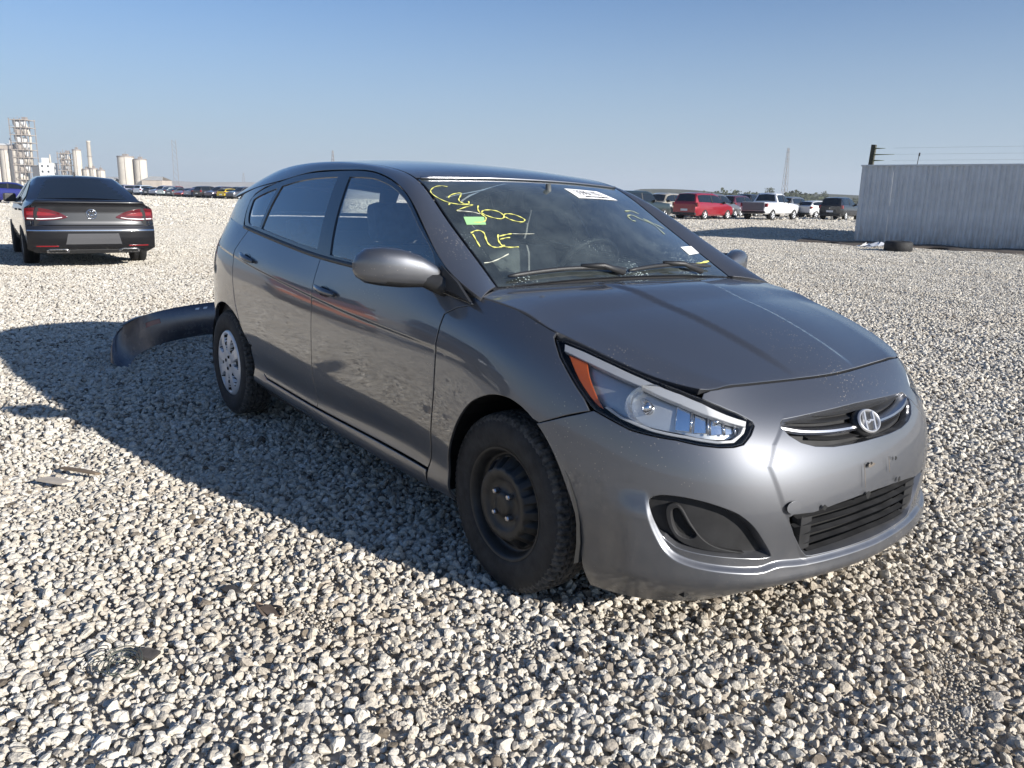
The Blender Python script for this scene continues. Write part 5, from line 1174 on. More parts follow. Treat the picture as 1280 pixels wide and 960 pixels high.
# cars seen only as reflections in the hatchback's doors
vehicle('suv', (-7.6, -7.4), 15, (.02, .022, .025), 'dark SUV parked to the left of the view', 'SUV', name='suv')
vehicle('hatch', (-10.6, -5.3), 20, (.36, .10, .035), 'orange car parked to the left of the view', 'car')
row_cols = [((.62, .62, .63), 'white'), ((.03, .03, .032), 'black'), ((.33, .34, .35), 'silver'), ((.10, .10, .11), 'grey'), ((.62, .62, .63), 'white'), ((.05, .055, .07), 'dark blue'), ((.33, .34, .35), 'silver'), ((.62, .62, .63), 'white'), ((.10, .10, .11), 'grey'), ((.25, .02, .025), 'red'), ((.33, .34, .35), 'silver'), ((.03, .03, .032), 'black'), ((.70, .50, .03), 'yellow'), ((.62, .62, .63), 'white'), ((.10, .10, .11), 'grey')]
ords = ['first', 'second', 'third', 'fourth', 'fifth', 'sixth', 'seventh', 'eighth', 'ninth', 'tenth', 'eleventh', 'twelfth', 'thirteenth', 'fourteenth', 'fifteenth', 'sixteenth']
kinds = ['hatch', 'sedan', 'suv', 'sedan', 'hatch', 'suv', 'sedan', 'minivan']
kn = {'hatch': 'hatchback', 'sedan': 'saloon', 'suv': 'SUV', 'minivan': 'minivan'}
r2 = random.Random(3)
for row, (a, b_) in enumerate((((-76.0, 157.0), (-36.5, 113.0)), ((-80.0, 170.0), (-37.0, 127.0)), ((-84.0, 184.0), (-37.5, 141.0)))):
    n = 15
    for i in range(n):
        k = (i+.5)/n; col, cn = row_cols[(i+row*4) % 15] if not (row == 0 and i == 13) else row_cols[12]
        if row == 0 and i == 12: col, cn = row_cols[3]
        kd = kinds[(i*3+row*2+r2.randint(0, 1)) % 8]
        p = lay(a[0]+(b_[0]-a[0])*k, a[1]+(b_[1]-a[1])*k)
        vehicle(kd, p, math.degrees(yaw0)+180-28+r2.uniform(-5, 5)+(0 if r2.random() < .75 else 180), tuple(min(1, c_*r2.uniform(.85, 1.1)) for c_ in col),
                '%s %s, %s from the left in the %s distant row of parked cars' % (cn, kn[kd], ords[i], ('front', 'middle', 'rear')[row]), 'car', 'cars in the distant rows on the left')

# ---------------------------------------------------------------- black sedan on the left
sd_ = vehicle('sedan', (0, 0), 0, (.010, .010, .012), 'black sedan seen from behind on the gravel at the left', 'car')
sd_.name = 'sedan'
for c_ in list(sd_.children):
    if c_.name.split('.')[0] in ('tail_light', 'rear_bumper', 'number_plate'): bpy.data.objects.remove(c_, do_unlink=True)
SL = KIND['sedan']['L']; BP = M['body']
def sp(b, name, mat, par=None, col=True):
    o = b.build(name, mat, par or sd_)
    if mat is BP: o.color = (.010, .010, .012, 1)
    return o
def arcbar(b, z0, z1, hw, x0, bulge, th, seg=16, zc=0):
    """a bar across the tail, bowed rearward in plan"""
    V = []
    for i in range(seg+1):
        y = -hw+2*hw*i/seg; e = abs(y)/hw; x = x0-bulge*(1-e**2.5)
        V.append([b.b.verts.new((x, y, z0+zc*e*e)), b.b.verts.new((x, y, z1+zc*e*e)), b.b.verts.new((x+th, y, z1+zc*e*e)), b.b.verts.new((x+th, y, z0+zc*e*e))])
    for i in range(seg):
        for k in range(4): f = b.b.faces.new((V[i][k], V[i][(k+1) % 4], V[i+1][(k+1) % 4], V[i+1][k])); f.smooth = False
    b.b.faces.new(V[0]); b.b.faces.new(V[-1][::-1]); return b
def TAIL(y, z):
    y = np.asarray(y, float); z = np.asarray(z, float); e = np.abs(y)/.915
    x = -SL-.085+.11*e**5+np.interp(z, [.20, .32, .45, .56, .60, .64, .70, .85, .95, .985, 1.01, 1.04], [.10, .03, .005, 0, .01, .028, .050, .062, .060, .050, .030, .075])
    return np.stack([x, y*(1-.0*z), z], 1)
TH = np.array([-SL+1.2, 0, .6])
def tp_(name, o_, mat, lift=0.0, skirt=.02, res=.035, corners=None, par=None, holes=()):
    o_ = np.array(o_, float) if corners is None else cr(o_, corners=corners, n=4)
    o = put(name, panel(o_, TAIL, res=res, skirt=skirt, bev=.004, hint=TH, lift=lift, holes=holes), mat, par or sd_)
    if mat is BP: o.color = (.010, .010, .012, 1)
    return o
lamp_o = [(.905, .915), (.912, .80), (.895, .745), (.70, .735), (.50, .748), (.36, .775), (.345, .795), (.45, .855), (.60, .905), (.78, .928)]
def ms(o_, s): return [(s*y, z) for y, z in o_]
tp_('rear_bumper', [(-.915, .30), (-.80, .24), (.80, .24), (.915, .30), (.918, .66), (.87, .66), (.72, .655), (-.72, .655), (-.87, .66), (-.918, .66)], BP, skirt=.25)
tp_('boot_lid', [(-.83, .665), (.83, .665), (.82, .97), (.78, 1.005), (-.78, 1.005), (-.82, .97)], BP, skirt=.03)
tp_('rear_wing_panel', [(.84, .665), (.918, .665), (.90, .93), (.835, .97)], BP, skirt=.25); tp_('rear_wing_panel', [(-.84, .665), (-.918, .665), (-.90, .93), (-.835, .97)], BP, skirt=.25)
tp_('spoiler_lip', [(-.79, .998), (.79, .998), (.76, 1.035), (-.76, 1.035)], BP, lift=.012, skirt=.06)
tp_('chrome_strip', [(-.905, .575), (.905, .575), (.905, .592), (-.905, .592)], M['chrome'], lift=.006, skirt=.01)
tp_('plate_recess', [(-.40, .37), (.40, .37), (.36, .535), (-.36, .535)], simple('bare_plate_panel', (.085, .085, .09), .2, coat=.6), lift=.004, skirt=.005)
tp_('rear_diffuser', [(-.66, .225), (.66, .225), (.60, .285), (-.60, .285)], M['black_plastic'], lift=.006, skirt=.05)
for s in (-1, 1):
    tl = tp_('tail_light', ms(lamp_o, s), M['dark_red'], lift=.010, skirt=.02, corners=(0, 2, 6))
    tp_('lamp_strip', ms([(.88, .772), (.88, .757), (.70, .750), (.52, .760), (.41, .780), (.42, .787), (.52, .772), (.70, .764)], s), M['white_plastic'], lift=.016, skirt=.004, res=.02, par=tl)
    tp_('lamp_upper', ms([(.88, .870), (.88, .815), (.66, .805), (.48, .815), (.58, .850), (.75, .872)], s), M['red_lens'], lift=.015, skirt=.004, res=.02, par=tl)
    tp_('exhaust_tip', ms([(.36, .245), (.66, .245), (.67, .285), (.62, .300), (.40, .300), (.35, .285)], s), M['chrome'], lift=.012, skirt=.05)
    tp_('exhaust_hole', ms([(.39, .255), (.63, .255), (.64, .283), (.41, .290)], s), M['dark'], lift=.016, skirt=.004)
    tp_('bumper_reflector', ms([(.50, .335), (.80, .335), (.80, .352), (.50, .352)], s), M['red_lens'], lift=.006, skirt=.006)
# round badge with a V over a W
bx = -SL-.024
b = MB(); rg = [(bx-.004, .072*math.cos(a), .835+.072*math.sin(a)) for a in np.linspace(0, 2*math.pi, 37)]; b.tube(rg, .008, 6, caps=False)
for pts in ([(-.030, .062), (0, .012), (.030, .062)], [(-.056, .030), (-.030, -.052), (0, -.002), (.030, -.052), (.056, .030)]):
    for p, q in zip(pts, pts[1:]): b.tube([(bx-.006, p[0], .835+p[1]), (bx-.006, q[0], .835+q[1])], .0085, 6)
sp(b, 'badge', M['chrome'])
b = MB(); b.prism([(-2.95, -.012, 1.435), (-3.10, -.012, 1.43), (-3.10, -.006, 1.50), (-3.06, -.006, 1.50)], (0, .024, 0)); sp(b, 'roof_antenna', BP)
for s in (-1, 1):
    b = MB(); b.tube([(-x, s*(vsec('sedan', x)[5][0]+.012), vsec('sedan', x)[5][1]+.005) for x in np.linspace(1.5, 4.0, 14)], .010, 6); sp(b, 'window_trim', M['satin'])
    for xx in (2.75, 3.75):
        q = vsec('sedan', xx); b = MB(); b.box((-xx-.11, s*q[4][0]-.02, q[4][1]-.03), (-xx+.11, s*q[4][0]+.03, q[4][1]), bev=.008); sp(b, 'door_handle', BP)
hd = R_(176.5); rax = KIND['sedan']['ax'][1]
sd_.location = (-13.58+rax*math.cos(hd), .42+rax*math.sin(hd), .01); sd_.rotation_euler = (0, 0, hd)

# ---------------------------------------------------------------- corrugated metal wall on the right
th = R_(11); wx, wy = -12.5, 22.95; WD = Vector((math.cos(th), math.sin(th), 0)); WN = Vector((math.sin(th), -math.cos(th), 0))
def sheet_mat(name, col):
    mt = simple(name, col, .45, noise=.10, nscale=2.5); t = mt.node_tree; p = t.nodes['Principled BSDF']; src = p.inputs['Base Color'].links[0].from_socket
    tc = t.nodes.new('ShaderNodeTexCoord'); sp_ = t.nodes.new('ShaderNodeSeparateXYZ'); t.links.new(tc.outputs['Object'], sp_.inputs[0]); n = t.nodes.new('ShaderNodeTexNoise'); n.inputs['Scale'].default_value = 6; n.inputs['Detail'].default_value = 8
    mp = t.nodes.new('ShaderNodeMapping'); mp.inputs['Scale'].default_value = (3, 3, .5); g_ = t.nodes.new('ShaderNodeNewGeometry'); t.links.new(g_.outputs['Position'], mp.inputs[0]); t.links.new(mp.outputs[0], n.inputs['Vector'])
    a = t.nodes.new('ShaderNodeMapRange'); a.inputs[1].default_value = 0; a.inputs[2].default_value = .8; a.inputs[3].default_value = .42; a.inputs[4].default_value = -.05; t.links.new(sp_.outputs['Z'], a.inputs[0])
    b_ = t.nodes.new('ShaderNodeMath'); b_.operation = 'MULTIPLY_ADD'; b_.inputs[1].default_value = 1.1; t.links.new(n.outputs['Fac'], b_.inputs[0]); t.links.new(a.outputs[0], b_.inputs[2])
    c_ = t.nodes.new('ShaderNodeMapRange'); c_.inputs[1].default_value = .62; c_.inputs[2].default_value = 1.1; c_.inputs[4].default_value = .75; t.links.new(b_.outputs[0], c_.inputs[0])
    mx = t.nodes.new('ShaderNodeMix'); mx.data_type = 'RGBA'; mx.inputs[7].default_value = (.30, .25, .20, 1); t.links.new(c_.outputs[0], mx.inputs[0]); t.links.new(src, mx.inputs[6]); t.links.new(mx.outputs[2], p.inputs['Base Color']); return mt
mw = sheet_mat('weathered_white_sheet', (.57, .59, .60)) or simple('weathered_white_sheet', (.52, .545, .555), .45, noise=.10, nscale=2.5)
fence = empty('metal_wall', (wx, wy, 0), th, label='long white corrugated metal wall standing on the gravel at the right', cat='wall')
sheet = bpy.data.meshes.new('metal_sheet'); V = []; F = []; xs = []
for i in range(6):
    x0 = i/6; xs += [(x0, 0), (x0+.05, 0), (x0+.075, -.030), (x0+.135, -.030), (x0+.160, 0)]
xs.append((.985, 0))
for x, y in xs: V += [(x, y, .02), (x, y, 2.46)]
F = [(2*i, 2*i+2, 2*i+3, 2*i+1) for i in range(len(xs)-1)]; n0 = len(V)
V += [(x, y+.004, z) for x, y, z in V]; F += [tuple(q+n0 for q in f[::-1]) for f in F]
sheet.from_pydata(V, [], F); sheet.materials.append(mw)
for i in range(12):
    o = link('metal_sheet', sheet, None, fence); o.location = (i*.985, -.012*(i % 2), rng.uniform(-.016, .010)); o.rotation_euler = (rng.uniform(-.006, .006), 0, rng.uniform(-.008, .008))
th2 = math.atan2(.93, -.37)-th
for i in range(13):
    o = link('metal_sheet', sheet, None, fence); o.location = (.03+(i+1)*.985*math.cos(th2), .05+(i+1)*.985*math.sin(th2), 0); o.rotation_euler = (0, 0, th2+math.pi)
b = MB(); b.box((-.02, -.045, 2.44), (11.9, .05, 2.49), bev=.004); b.build('top_rail', mw, fence)
b = MB(); b.box((-.03, .01, 0), (11.9, .08, .06)); b.box((-.03, .01, 1.2), (11.9, .06, 1.27)); b.build('back_rail', mw, fence)
for i in range(5): b = MB(); b.box((i*2.9, .08, 0), (i*2.9+.08, .16, 2.45)); b.build('post', mw, fence)
mwood = simple('dark_post', (.05, .05, .035), .8, noise=.4)
pw = empty('wire_post', (wx, wy, 0), th, label='dark post with three insulators rising above the left end of the metal wall', cat='post')
b = MB(); b.box((.06, .02, .0), (.20, .14, 3.12), M=Matrix.Rotation(R_(2.5), 4, 'Y'), bev=.01); b.build('post', mwood, pw)
ins_m = simple('green_glass_insulator', (.10, .12, .06), .3)
for z in (2.62, 2.80, 2.99):
    b = MB(); b.tube([(.30, .02, z), (.42, -.02, z), (.95 if z == 2.80 else .66, -.03, z)], [.022, .018, .006], 8); b.build('insulator', ins_m, pw)
    b = MB(); b.tube([(.9, -.03, z), (4.5, -.03, z-.02), (11.5, -.03, z+.01)], .0022, 5); b.build('wire', simple('wire_steel', (.30, .31, .32), .4, 1), pw)
b = MB(); b.tube([(1.62, .03, 2.30), (1.66, .03, 2.78)], .012, 6); b.tube([(1.66, .03, 2.74), (1.67, .03, 2.84)], .024, 6); an = b.build('antenna', M['black_plastic'])
an.location = (wx, wy, 0); an.rotation_euler = (0, 0, th); tag(an, 'thin dark rod sticking up behind the metal wall top', 'rod')
b = MB(); b.lathe([(.19, -.13), (.21, -.15), (.33, -.14), (.37, -.10), (.37, .10), (.33, .14), (.21, .15), (.19, .13)], 32, close=True); b.build('scrap_tyre', M['rubber'])
o = bpy.data.objects['scrap_tyre']; o.location = (-9.55, 20.15, .135); tag(o, 'black tyre lying flat in front of the metal wall', 'tyre')
b = MB()
for i in range(14):
    x, y = rng.uniform(-.45, .45), rng.uniform(-.2, .2); b.poly([(x, y, rng.uniform(.01, .06)), (x+rng.uniform(.1, .3), y+rng.uniform(-.05, .1), rng.uniform(.02, .16)), (x+rng.uniform(.1, .3), y+rng.uniform(.1, .2), rng.uniform(.02, .18)), (x-.05, y+.12, rng.uniform(.01, .1))])
o = b.build('plastic_sheet', simple('white_plastic_sheet', (.72, .73, .75), .4)); o.location = (-10.9, 21.2, 0); o.rotation_euler = (0, 0, .8); tag(o, 'crumpled white plastic sheet lying left of the black tyre', 'plastic')
for (x, y, l_, rz) in ((-11.9, 22.2, 1.0, .2), (-7.2, 23.3, 1.2, .3)):
    b = MB(); b.box((-l_/2, -.06, 0), (l_/2, .06, .06), bev=.01); o = b.build('timber', mwood); o.location = (x, y, .01); o.rotation_euler = (0, 0, rz); tag(o, 'dark timber piece at the foot of the wall, %s' % ('by its left corner' if x < -10 else 'towards the picture edge'), 'timber', 'timber by the metal wall')
# dark damp soil along the foot of the wall
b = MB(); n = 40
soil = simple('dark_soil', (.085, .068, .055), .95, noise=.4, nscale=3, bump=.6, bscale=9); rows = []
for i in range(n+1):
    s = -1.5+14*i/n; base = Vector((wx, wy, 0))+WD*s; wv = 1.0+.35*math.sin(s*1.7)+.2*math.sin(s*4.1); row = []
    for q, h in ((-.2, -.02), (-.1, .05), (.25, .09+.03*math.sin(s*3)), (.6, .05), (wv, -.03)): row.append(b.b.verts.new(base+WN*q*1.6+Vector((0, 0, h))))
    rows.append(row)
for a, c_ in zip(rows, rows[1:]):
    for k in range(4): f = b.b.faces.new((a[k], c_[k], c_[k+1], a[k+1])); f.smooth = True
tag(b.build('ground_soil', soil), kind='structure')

# ---------------------------------------------------------------- cement works, far left
conc = simple('pale_concrete', (.50, .455, .385), .9, noise=.12, nscale=.25); conc2 = simple('tan_cladding', (.42, .36, .30), .8, noise=.15, nscale=.3)
dcl = simple('dark_cladding', (.10, .10, .105), .7); wcl = simple('white_cladding', (.70, .70, .68), .6, noise=.08, nscale=.3); stl = simple('works_steel', (.24, .21, .19), .6)
D7 = 700; K7 = .678
def U7(u): return (u-640)*K7
def works(name, u, label, cat, group=None):
    x, y = lay(U7(u), D7); return empty(name, (x, y, 0), yaw0-math.pi/2, label, cat, group)      # local x = to the right, local y = away
def silo(u, w_, h, label, mat=conc, group='concrete silos of the cement works'):
    e = works('silo', u, label, 'silo', group); r = w_*K7/2
    b = MB(); b.lathe([(r, 0), (r, h), (r*.99, h+.3), (0, h+.35)], 32); b.build('drum', mat, e)
    b = MB(); b.lathe([(r*1.02, h-.6), (r*1.03, h-.5), (r*1.03, h+.5), (r*1.0, h+.5)], 32); b.build('rim', stl, e)
    for z in np.arange(4, h-2, 4.5): b = MB(); b.lathe([(r, z), (r+.06, z+.05), (r+.06, z+.25), (r, z+.3)], 32); b.build('hoop', mat, e)
    b = MB(); b.box((-r*.3, -r*.2, h+.3), (r*.3, r*.3, h+2.2)); b.tube([(0, 0, h+2), (.2, 0, h+4.2)], .15, 6); b.build('vent_house', stl, e)
    b = MB(); b.tube([(r*.3, -r*.97, 0), (r*.3, -r*.97, h+1)], .22, 6); b.build('ladder', stl, e)
silo(-6, 13, 30, 'concrete silo cut by the left picture edge'); silo(7, 13, 30, 'tall concrete silo left of the widest one'); silo(22, 18, 30, 'widest tall concrete silo, against the lattice tower foot')
e = works('conveyor_house', 10, 'low conveyor house running across the tops of the tall silos', 'building'); b = MB(); b.box((-7, -3, 30.4), (6, 3, 33.5)); b.build('house', conc2, e)
b = MB(); b.prism([(-7.4, -3.4, 33.5), (-7.4, 3.4, 33.5), (-7.4, 0, 35)], (13.8, 0, 0)); b.build('roof', wcl, e); b = MB(); b.tube([(2.6, 0, 34), (2.6, 0, 39.5)], [.7, .5], 8); b.build('vent_stack', wcl, e)
def ftower(u, w_, dep, h, nf, label, seed):
    r = random.Random(seed); e = works('process_tower', u, label, 'tower'); hw = w_/2; fl_ = [h*k/nf for k in range(1, nf+1)]
    for x in (-hw, -hw/3, hw/3, hw):
        for y in (-dep/2, dep/2): b = MB(); b.box((x-.28, y-.28, 0), (x+.28, y+.28, h+1)); b.build('column', stl, e)
    for z in fl_: b = MB(); b.box((-hw-.6, -dep/2-.6, z-.25), (hw+.6, dep/2+.6, z+.15)); b.build('floor_deck', conc2, e)
    for z in fl_:
        b = MB()
        for y in (-dep/2-.6,):
            b.tube([(-hw-.6, y, z+1.1), (hw+.6, y, z+1.1)], .07, 4)
        b.build('railing', stl, e)
    for i, z in enumerate(fl_[:-1]):
        for x in (-hw*.5, hw*.45):
            if r.random() < .8:
                rad = w_*r.uniform(.13, .20); hh = (h/nf)*.95
                b = MB(); b.lathe([(0, z+hh), (rad, z+hh*.95), (rad, z+hh*.45), (rad*.3, z+.2), (0, z+.2)], 16, M=Matrix.Translation((x, -dep*.22, 0))); b.build('cyclone', conc if r.random() < .6 else wcl, e)
        if r.random() < .7: b = MB(); b.box((-hw*.2, -dep/2+.2, z+.2), (hw*.2, dep*.3, z+h/nf*.7)); b.build('plant_box', r.choice([conc2, wcl, dcl]), e)
        b = MB(); s = 1 if i % 2 else -1; b.tube([(s*hw, -dep/2, z), (-s*hw*.2, -dep/2, z+h/nf)], .16, 5); b.build('brace', stl, e)
    for s in (-1, 1): b = MB(); b.tube([(s*hw*.55, dep*.1, h*.3), (s*hw*.75, dep*.1, h*.75), (s*hw*.35, 0, h*.98)], w_*.07, 10); b.build('duct', conc, e)
    b = MB(); b.box((hw*.2, -2, h), (hw*.7, 1, h+2.4)); b.tube([(-hw*.5, 0, h), (-hw*.5, 0, h+3.4)], .2, 6); b.build('roof_gear', stl, e)
    return e
ftower(31, 13.5, 13, 54, 9, 'tallest open steel process tower above the silos', 5)
ftower(81, 9.0, 9, 28, 6, 'shorter open process tower beside the pale tall bin', 6)
def block(u, w_, d_, h, label, mat, roof=True, wins=True):
    e = works('works_building', u, label, 'building'); b = MB(); b.box((-w_/2, -d_/2, 0), (w_/2, d_/2, h)); b.build('wall', mat, e)
    b = MB(); b.box((-w_/2-.3, -d_/2-.3, h), (w_/2+.3, d_/2+.3, h+.5)); b.build('roof', wcl if mat is not dcl else dcl, e)
    if wins:
        for z in np.arange(3, h-2, 4.5):
            for x in (-w_*.25, w_*.22): b = MB(); b.box((x-.7, -d_/2-.06, z), (x+.7, -d_/2+.1, z+1.6)); b.build('window', M['vglass'], e)
    return e
block(46, 6.6, 8, 17, 'dark clad block between process tower and white building', dcl, wins=False)
e = block(58, 10.5, 9, 19.5, 'white building with small rooftop house in the cement works', wcl); b = MB(); b.box((-3.5, -3, 20), (1, 2, 24)); b.build('rooftop_house', wcl, e); b = MB(); b.tube([(2.2, 0, 20), (2.2, 0, 27)], [.9, .5], 8); b.build('vent_stack', conc, e)
block(70, 6.5, 8, 8.5, 'low brown building left of the shorter process tower', conc2)
silo(95, 10, 31, 'pale tall bin right of the shorter process tower', wcl if False else conc, None)
e = works('chimney', 110.6, 'slender pale chimney stack rising over small silos', 'chimney'); b = MB(); b.lathe([(2.0, 0), (1.45, 37.5), (1.75, 37.6), (1.75, 38.6), (1.2, 38.7)], 20); b.build('shaft', conc, e)
for z in (14, 26): b = MB(); b.lathe([(1.8, z), (2.3, z), (2.3, z+.25), (1.8, z+.25)], 20); b.build('platform', stl, e)
for u, h, l_ in ((105.5, 15.5, 'left of the three small silos below the chimney'), (114, 16.2, 'middle one of the three small silos below the chimney'), (123, 15.0, 'right of the three small silos below the chimney')): silo(u, 9.4, h, l_, conc, 'small silos below the chimney')
silo(155, 19.5, 26.5, 'larger of the two isolated silos', conc, 'isolated pair of silos'); silo(173, 14.5, 24.5, 'smaller of the two isolated silos', conc, 'isolated pair of silos')
def shed(u, w_, d_, h, label, dist=700):
    x, y = lay((u-640)*K7*dist/700, dist); e = empty('works_shed', (x, y, 0), yaw0-math.pi/2, label, 'shed'); b = MB(); b.box((-w_/2, -d_/2, 0), (w_/2, d_/2, h*.7)); b.build('wall', conc2, e)
    b = MB(); b.prism([(-w_/2-.5, -d_/2-.5, h*.7), (w_/2+.5, -d_/2-.5, h*.7), (w_/2*.6, 0, h), (-w_/2*.6, 0, h)], (0, .2, 0)); b.prism([(-w_/2-.5, d_/2+.5, h*.7), (w_/2+.5, d_/2+.5, h*.7), (w_/2*.6, .2, h), (-w_/2*.6, .2, h)], (0, -.2, 0)) if False else None
    b.poly([(-w_/2-.5, -d_/2-.5, h*.7), (w_/2+.5, -d_/2-.5, h*.7), (w_/2*.6, 0, h), (-w_/2*.6, 0, h)]); b.poly([(-w_/2-.5, d_/2+.5, h*.7), (w_/2+.5, d_/2+.5, h*.7), (w_/2*.6, 0, h), (-w_/2*.6, 0, h)]); b.build('roof', wcl, e)
shed(192, 17, 20, 11, 'pale shed roof right of the two isolated silos')
shed(136, 11, 14, 9, 'low shed left of the two isolated silos')

# ---------------------------------------------------------------- pylons
def pylon(u, dist, h, w_, label, arms=True, r0=.22, taper=.86):
    x, y = lay((u-640)*.000968*dist, dist); e = empty('lattice_pylon', (x, y, 0), .4+yaw0, label, 'pylon'); n = 9
    lv = [h*(1-(1-k/n)**1.15) for k in range(n+1)]; hw = [w_/2*(1-taper*(z/h)) for z in lv]
    for sx in (-1, 1):
        for sy in (-1, 1): b = MB(); b.tube([(sx*a, sy*a, z) for a, z in zip(hw, lv)], r0, 4); b.build('leg', stl, e)
    b = MB()
    for i in range(n):
        for s in (-1, 1):
            a, c_ = hw[i], hw[i+1]; b.tube([(-a, s*a, lv[i]), (c_, s*c_, lv[i+1])], r0*.55, 4); b.tube([(a, s*a, lv[i]), (-c_, s*c_, lv[i+1])], r0*.55, 4); b.tube([(s*a, -a, lv[i]), (s*c_, c_, lv[i+1])], r0*.55, 4)
            b.tube([(-c_, s*c_, lv[i+1]), (c_, s*c_, lv[i+1])], r0*.5, 4)
    b.build('bracing', stl, e)
    if arms:
        for z, l_ in ((h*.80, w_*.55), (h*.92, w_*.45)): b = MB(); b.tube([(-l_, 0, z), (0, 0, z+.8), (l_, 0, z)], r0*.7, 4); b.build('cross_arm', stl, e)
pylon(974, 900, 58, 5.4, 'lattice pylon standing beyond the white pickup', r0=.24, taper=.7)
pylon(216, 1500, 86, 8.5, 'faint tall lattice mast beyond the distant rows of cars', arms=False, r0=.42, taper=.25)
pylon(412, 1500, 74, 11, 'faint lattice pylon behind the hatchback roof', r0=.45)
pylon(300, 2400, 50, 12, 'smallest and faintest lattice pylon on the horizon left of the hatchback', r0=.5)

# ---------------------------------------------------------------- hills and tree line
hm = simple('hill_scrub', (.21, .20, .15), .95, noise=.25, nscale=.02)
def hills(name, dist, lat0, lat1, hf, mat, n=90, depth=500):
    b = MB(); rows = []
    for i in range(n+1):
        la = lat0+(lat1-lat0)*i/n; h = hf(la); row = []
        for d_, k in ((0, -.05), (depth*.25, .55), (depth*.5, 1.), (depth, -.05)): x, y = lay(la*(1+d_/dist), dist+d_); row.append(b.b.verts.new((x, y, h*k-.5)))
        rows.append(row)
    for a, c_ in zip(rows, rows[1:]):
        for k in range(3): f = b.b.faces.new((a[k], c_[k], c_[k+1], a[k+1])); f.smooth = True
    o = b.build(name, mat); tag(o, kind='structure'); return o
fade = lambda la, a, b_, w_: min(1, max(0, (la-a)/w_))*min(1, max(0, (b_-la)/w_))
hills('hills', 1700, -1150, -120, lambda la: fade(la, -1150, -120, 250)*(17+6*math.sin(la*.006)+3*math.sin(la*.021)), simple('quarry_ground', (.40, .36, .31), .95, noise=.15, nscale=.02))
hills('hills', 560, 40, 700, lambda la: fade(la, 40, 900, 45)*(9.2+1.5*math.sin(la*.021+1)+.8*math.sin(la*.07)), simple('dark_scrub', (.085, .088, .060), .95, noise=.35, nscale=.05), depth=160)
hills('hills', 900, 60, 900, lambda la: fade(la, 60, 1400, 90)*(8.5+2.5*math.sin(la*.013+1)+1.2*math.sin(la*.043)), hm, depth=300)
leafm = simple('tree_leaves', (.060, .070, .040), .9, noise=.4, nscale=.4)
b = MB(); g = random.Random(9)
def clump(x, y, z, r, n):
    for _ in range(n):
        v = Vector((g.gauss(0, 1), g.gauss(0, 1), g.gauss(0, .8))); v = v.normalized()*r*g.uniform(.45, 1.08); p = Vector((x, y, max(.2, z+v.z*.8)))+Vector((v.x, v.y, 0))
        a = Vector((g.gauss(0, 1), g.gauss(0, 1), g.gauss(0, 1))).normalized(); c_ = a.orthogonal().normalized(); s = r*g.uniform(.10, .22)
        b.poly([p-a*s, p+c_*s, p+a*s, p-c_*s])
for i in range(150):
    la = g.uniform(38, 190); d_ = g.uniform(395, 470); x, y = lay(la*d_/430, d_); h = g.uniform(2.2, 4.6)*(1.25 if 95 < la < 160 else .8)
    clump(x, y, h*.6, h*.85, 45)
tag(b.build('treeline', leafm), kind='stuff')
def tree(la, d_, h, label):
    global b
    x, y = lay(la, d_); e = empty('tree', (x, y, 0), 0, label, 'tree', 'trees on the skyline'); t_ = MB(); t_.tube([(0, 0, 0), (.1, 0, h*.5), (0, .2, h*.75)], [.25, .17, .05], 6)
    for k in range(5): a = k*1.3; t_.tube([(0, 0, h*.35), (math.cos(a)*h*.25, math.sin(a)*h*.25, h*.65)], [.1, .03], 5)
    t_.build('trunk', mwood, e); b = MB()
    for k in range(11): a = g.uniform(0, 6.28); q = g.uniform(0, .34)*h; clump(math.cos(a)*q, math.sin(a)*q, h*g.uniform(.45, .9), h*.20, 26)
    b.build('crown', leafm, e)
tree(122.5, 400, 8.2, 'round dark tree below the lattice pylon'); tree(141, 420, 7.0, 'broad tree right of the lattice pylon'); tree(156, 420, 7.4, 'dark tree on the skyline above the black SUV')

# ---------------------------------------------------------------- litter on the gravel
b = MB()
for k in range(5):
    r0 = .030+.007*k; cx_, cy_ = rng.uniform(-.008, .008), rng.uniform(-.008, .008)
    b.tube([(cx_+r0*math.cos(a)*1.2, cy_+r0*math.sin(a), .012+.006*k+.006*math.sin(2*a+k)) for a in np.linspace(0, 2*math.pi*.93, 24)], .0016, 5)
o = b.build('wire_coil', simple('grey_green_wire', (.11, .12, .10), .4, .4)); o.location = (-.16, -1.93, .025); tag(o, 'small tangled coil of thin wire on the gravel', 'wire')
def scrap(name, pts, th_, loc, rz, mat, label, cat, tilt=.1):
    b = MB(); b.prism([(x, y, 0) for x, y in pts], (0, 0, th_)); o = b.build(name, mat); o.location = loc; o.rotation_euler = (tilt, tilt*.6, rz); tag(o, label, cat)
dkm = simple('dark_scrap', (.05, .045, .042), .6, noise=.4, nscale=40); wdm = simple('brown_wood', (.16, .12, .085), .85, noise=.35, nscale=18)
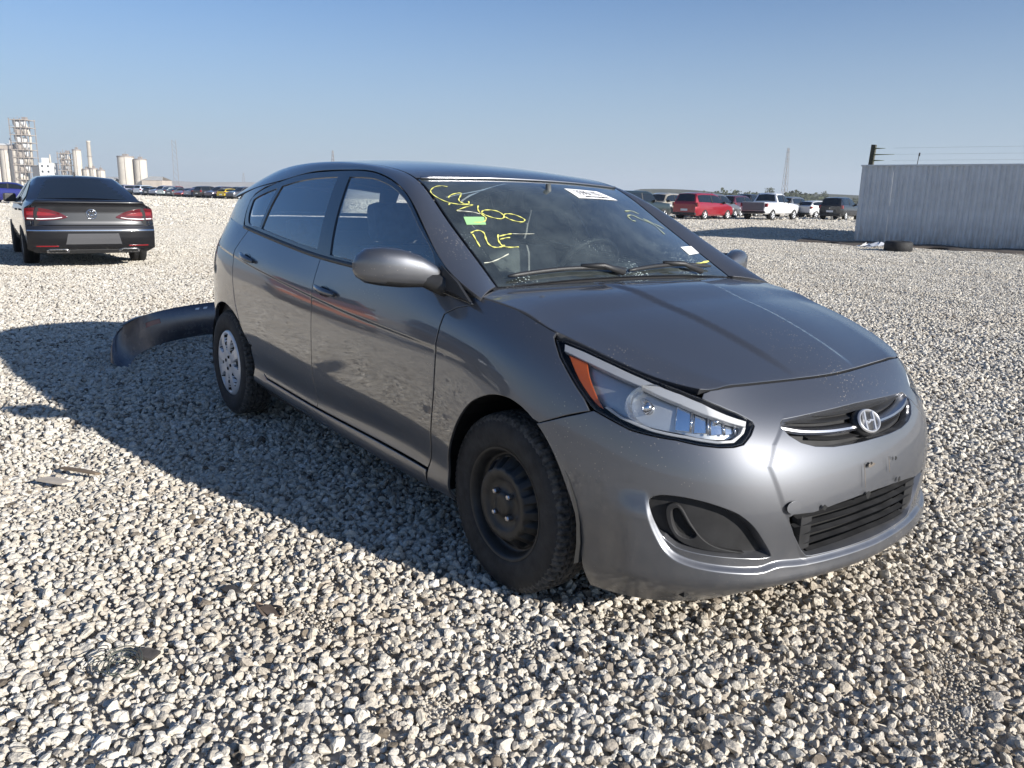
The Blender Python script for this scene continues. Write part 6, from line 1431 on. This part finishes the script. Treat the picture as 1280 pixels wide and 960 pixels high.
scrap('plastic_scrap', [(-.028, -.014), (.015, -.017), (.032, .010), (-.004, .017), (-.022, .012)], .010, (-.43, -1.55, .026), .5, dkm, 'flat dark plastic fragment on the sunlit gravel', 'scrap', .25)
b = MB(); b.tube([(.05*math.cos(a)*1.1, .024*math.sin(a), .012*math.sin(a*2)) for a in np.linspace(.2, 5.4, 22)], .004, 6); b.prism([(-.035, -.012, -.004), (.03, -.02, -.004), (.045, .01, -.004), (-.02, .018, -.004)], (0, 0, .006)); o = b.build('metal_scrap', simple('rusty_scrap', (.14, .105, .08), .6, .3, noise=.3)); o.location = (-.24, -1.50, .03); o.rotation_euler = (.15, .1, .3); tag(o, 'bent rusty metal loop on the sunlit gravel', 'scrap')
scrap('wood_chip', [(-.10, -.008), (.09, -.010), (.11, .004), (.02, .012), (-.09, .008)], .010, (-1.93, -1.72, .022), .65, wdm, 'thin dark wood splinter on the gravel by the shadow edge', 'wood', .05)
scrap('wood_chip', [(-.08, -.026), (.06, -.020), (.085, .018), (.0, .026), (-.06, .02)], .008, (-1.86, -1.83, .018), .6, simple('grey_card', (.42, .37, .31), .9, noise=.15), 'flat tan scrap beside the dark wood splinter', 'scrap', .04)
scrap('plastic_scrap', [(-.025, -.014), (.020, -.018), (.034, .012), (.0, .018), (-.022, .012)], .010, (-.20, -1.86, .028), 1.0, dkm, 'dark fragment next to the wire coil', 'scrap', .3)

# ---------------------------------------------------------------- air
hz = MB(); hz.box((CX-2900, CY-2900, -1.2), (CX+2900, CY+2900, 96)); hm_ = bpy.data.materials.new('haze'); hm_.use_nodes = True; t = hm_.node_tree
for n in list(t.nodes): t.nodes.remove(n)
ho_ = t.nodes.new('ShaderNodeOutputMaterial'); pv = t.nodes.new('ShaderNodeVolumePrincipled'); pv.inputs['Color'].default_value = (.86, .92, 1, 1); pv.inputs['Density'].default_value = .00025; pv.inputs['Anisotropy'].default_value = .1
t.links.new(pv.outputs[0], ho_.inputs['Volume']); tag(hz.build('haze', hm_), kind='stuff')
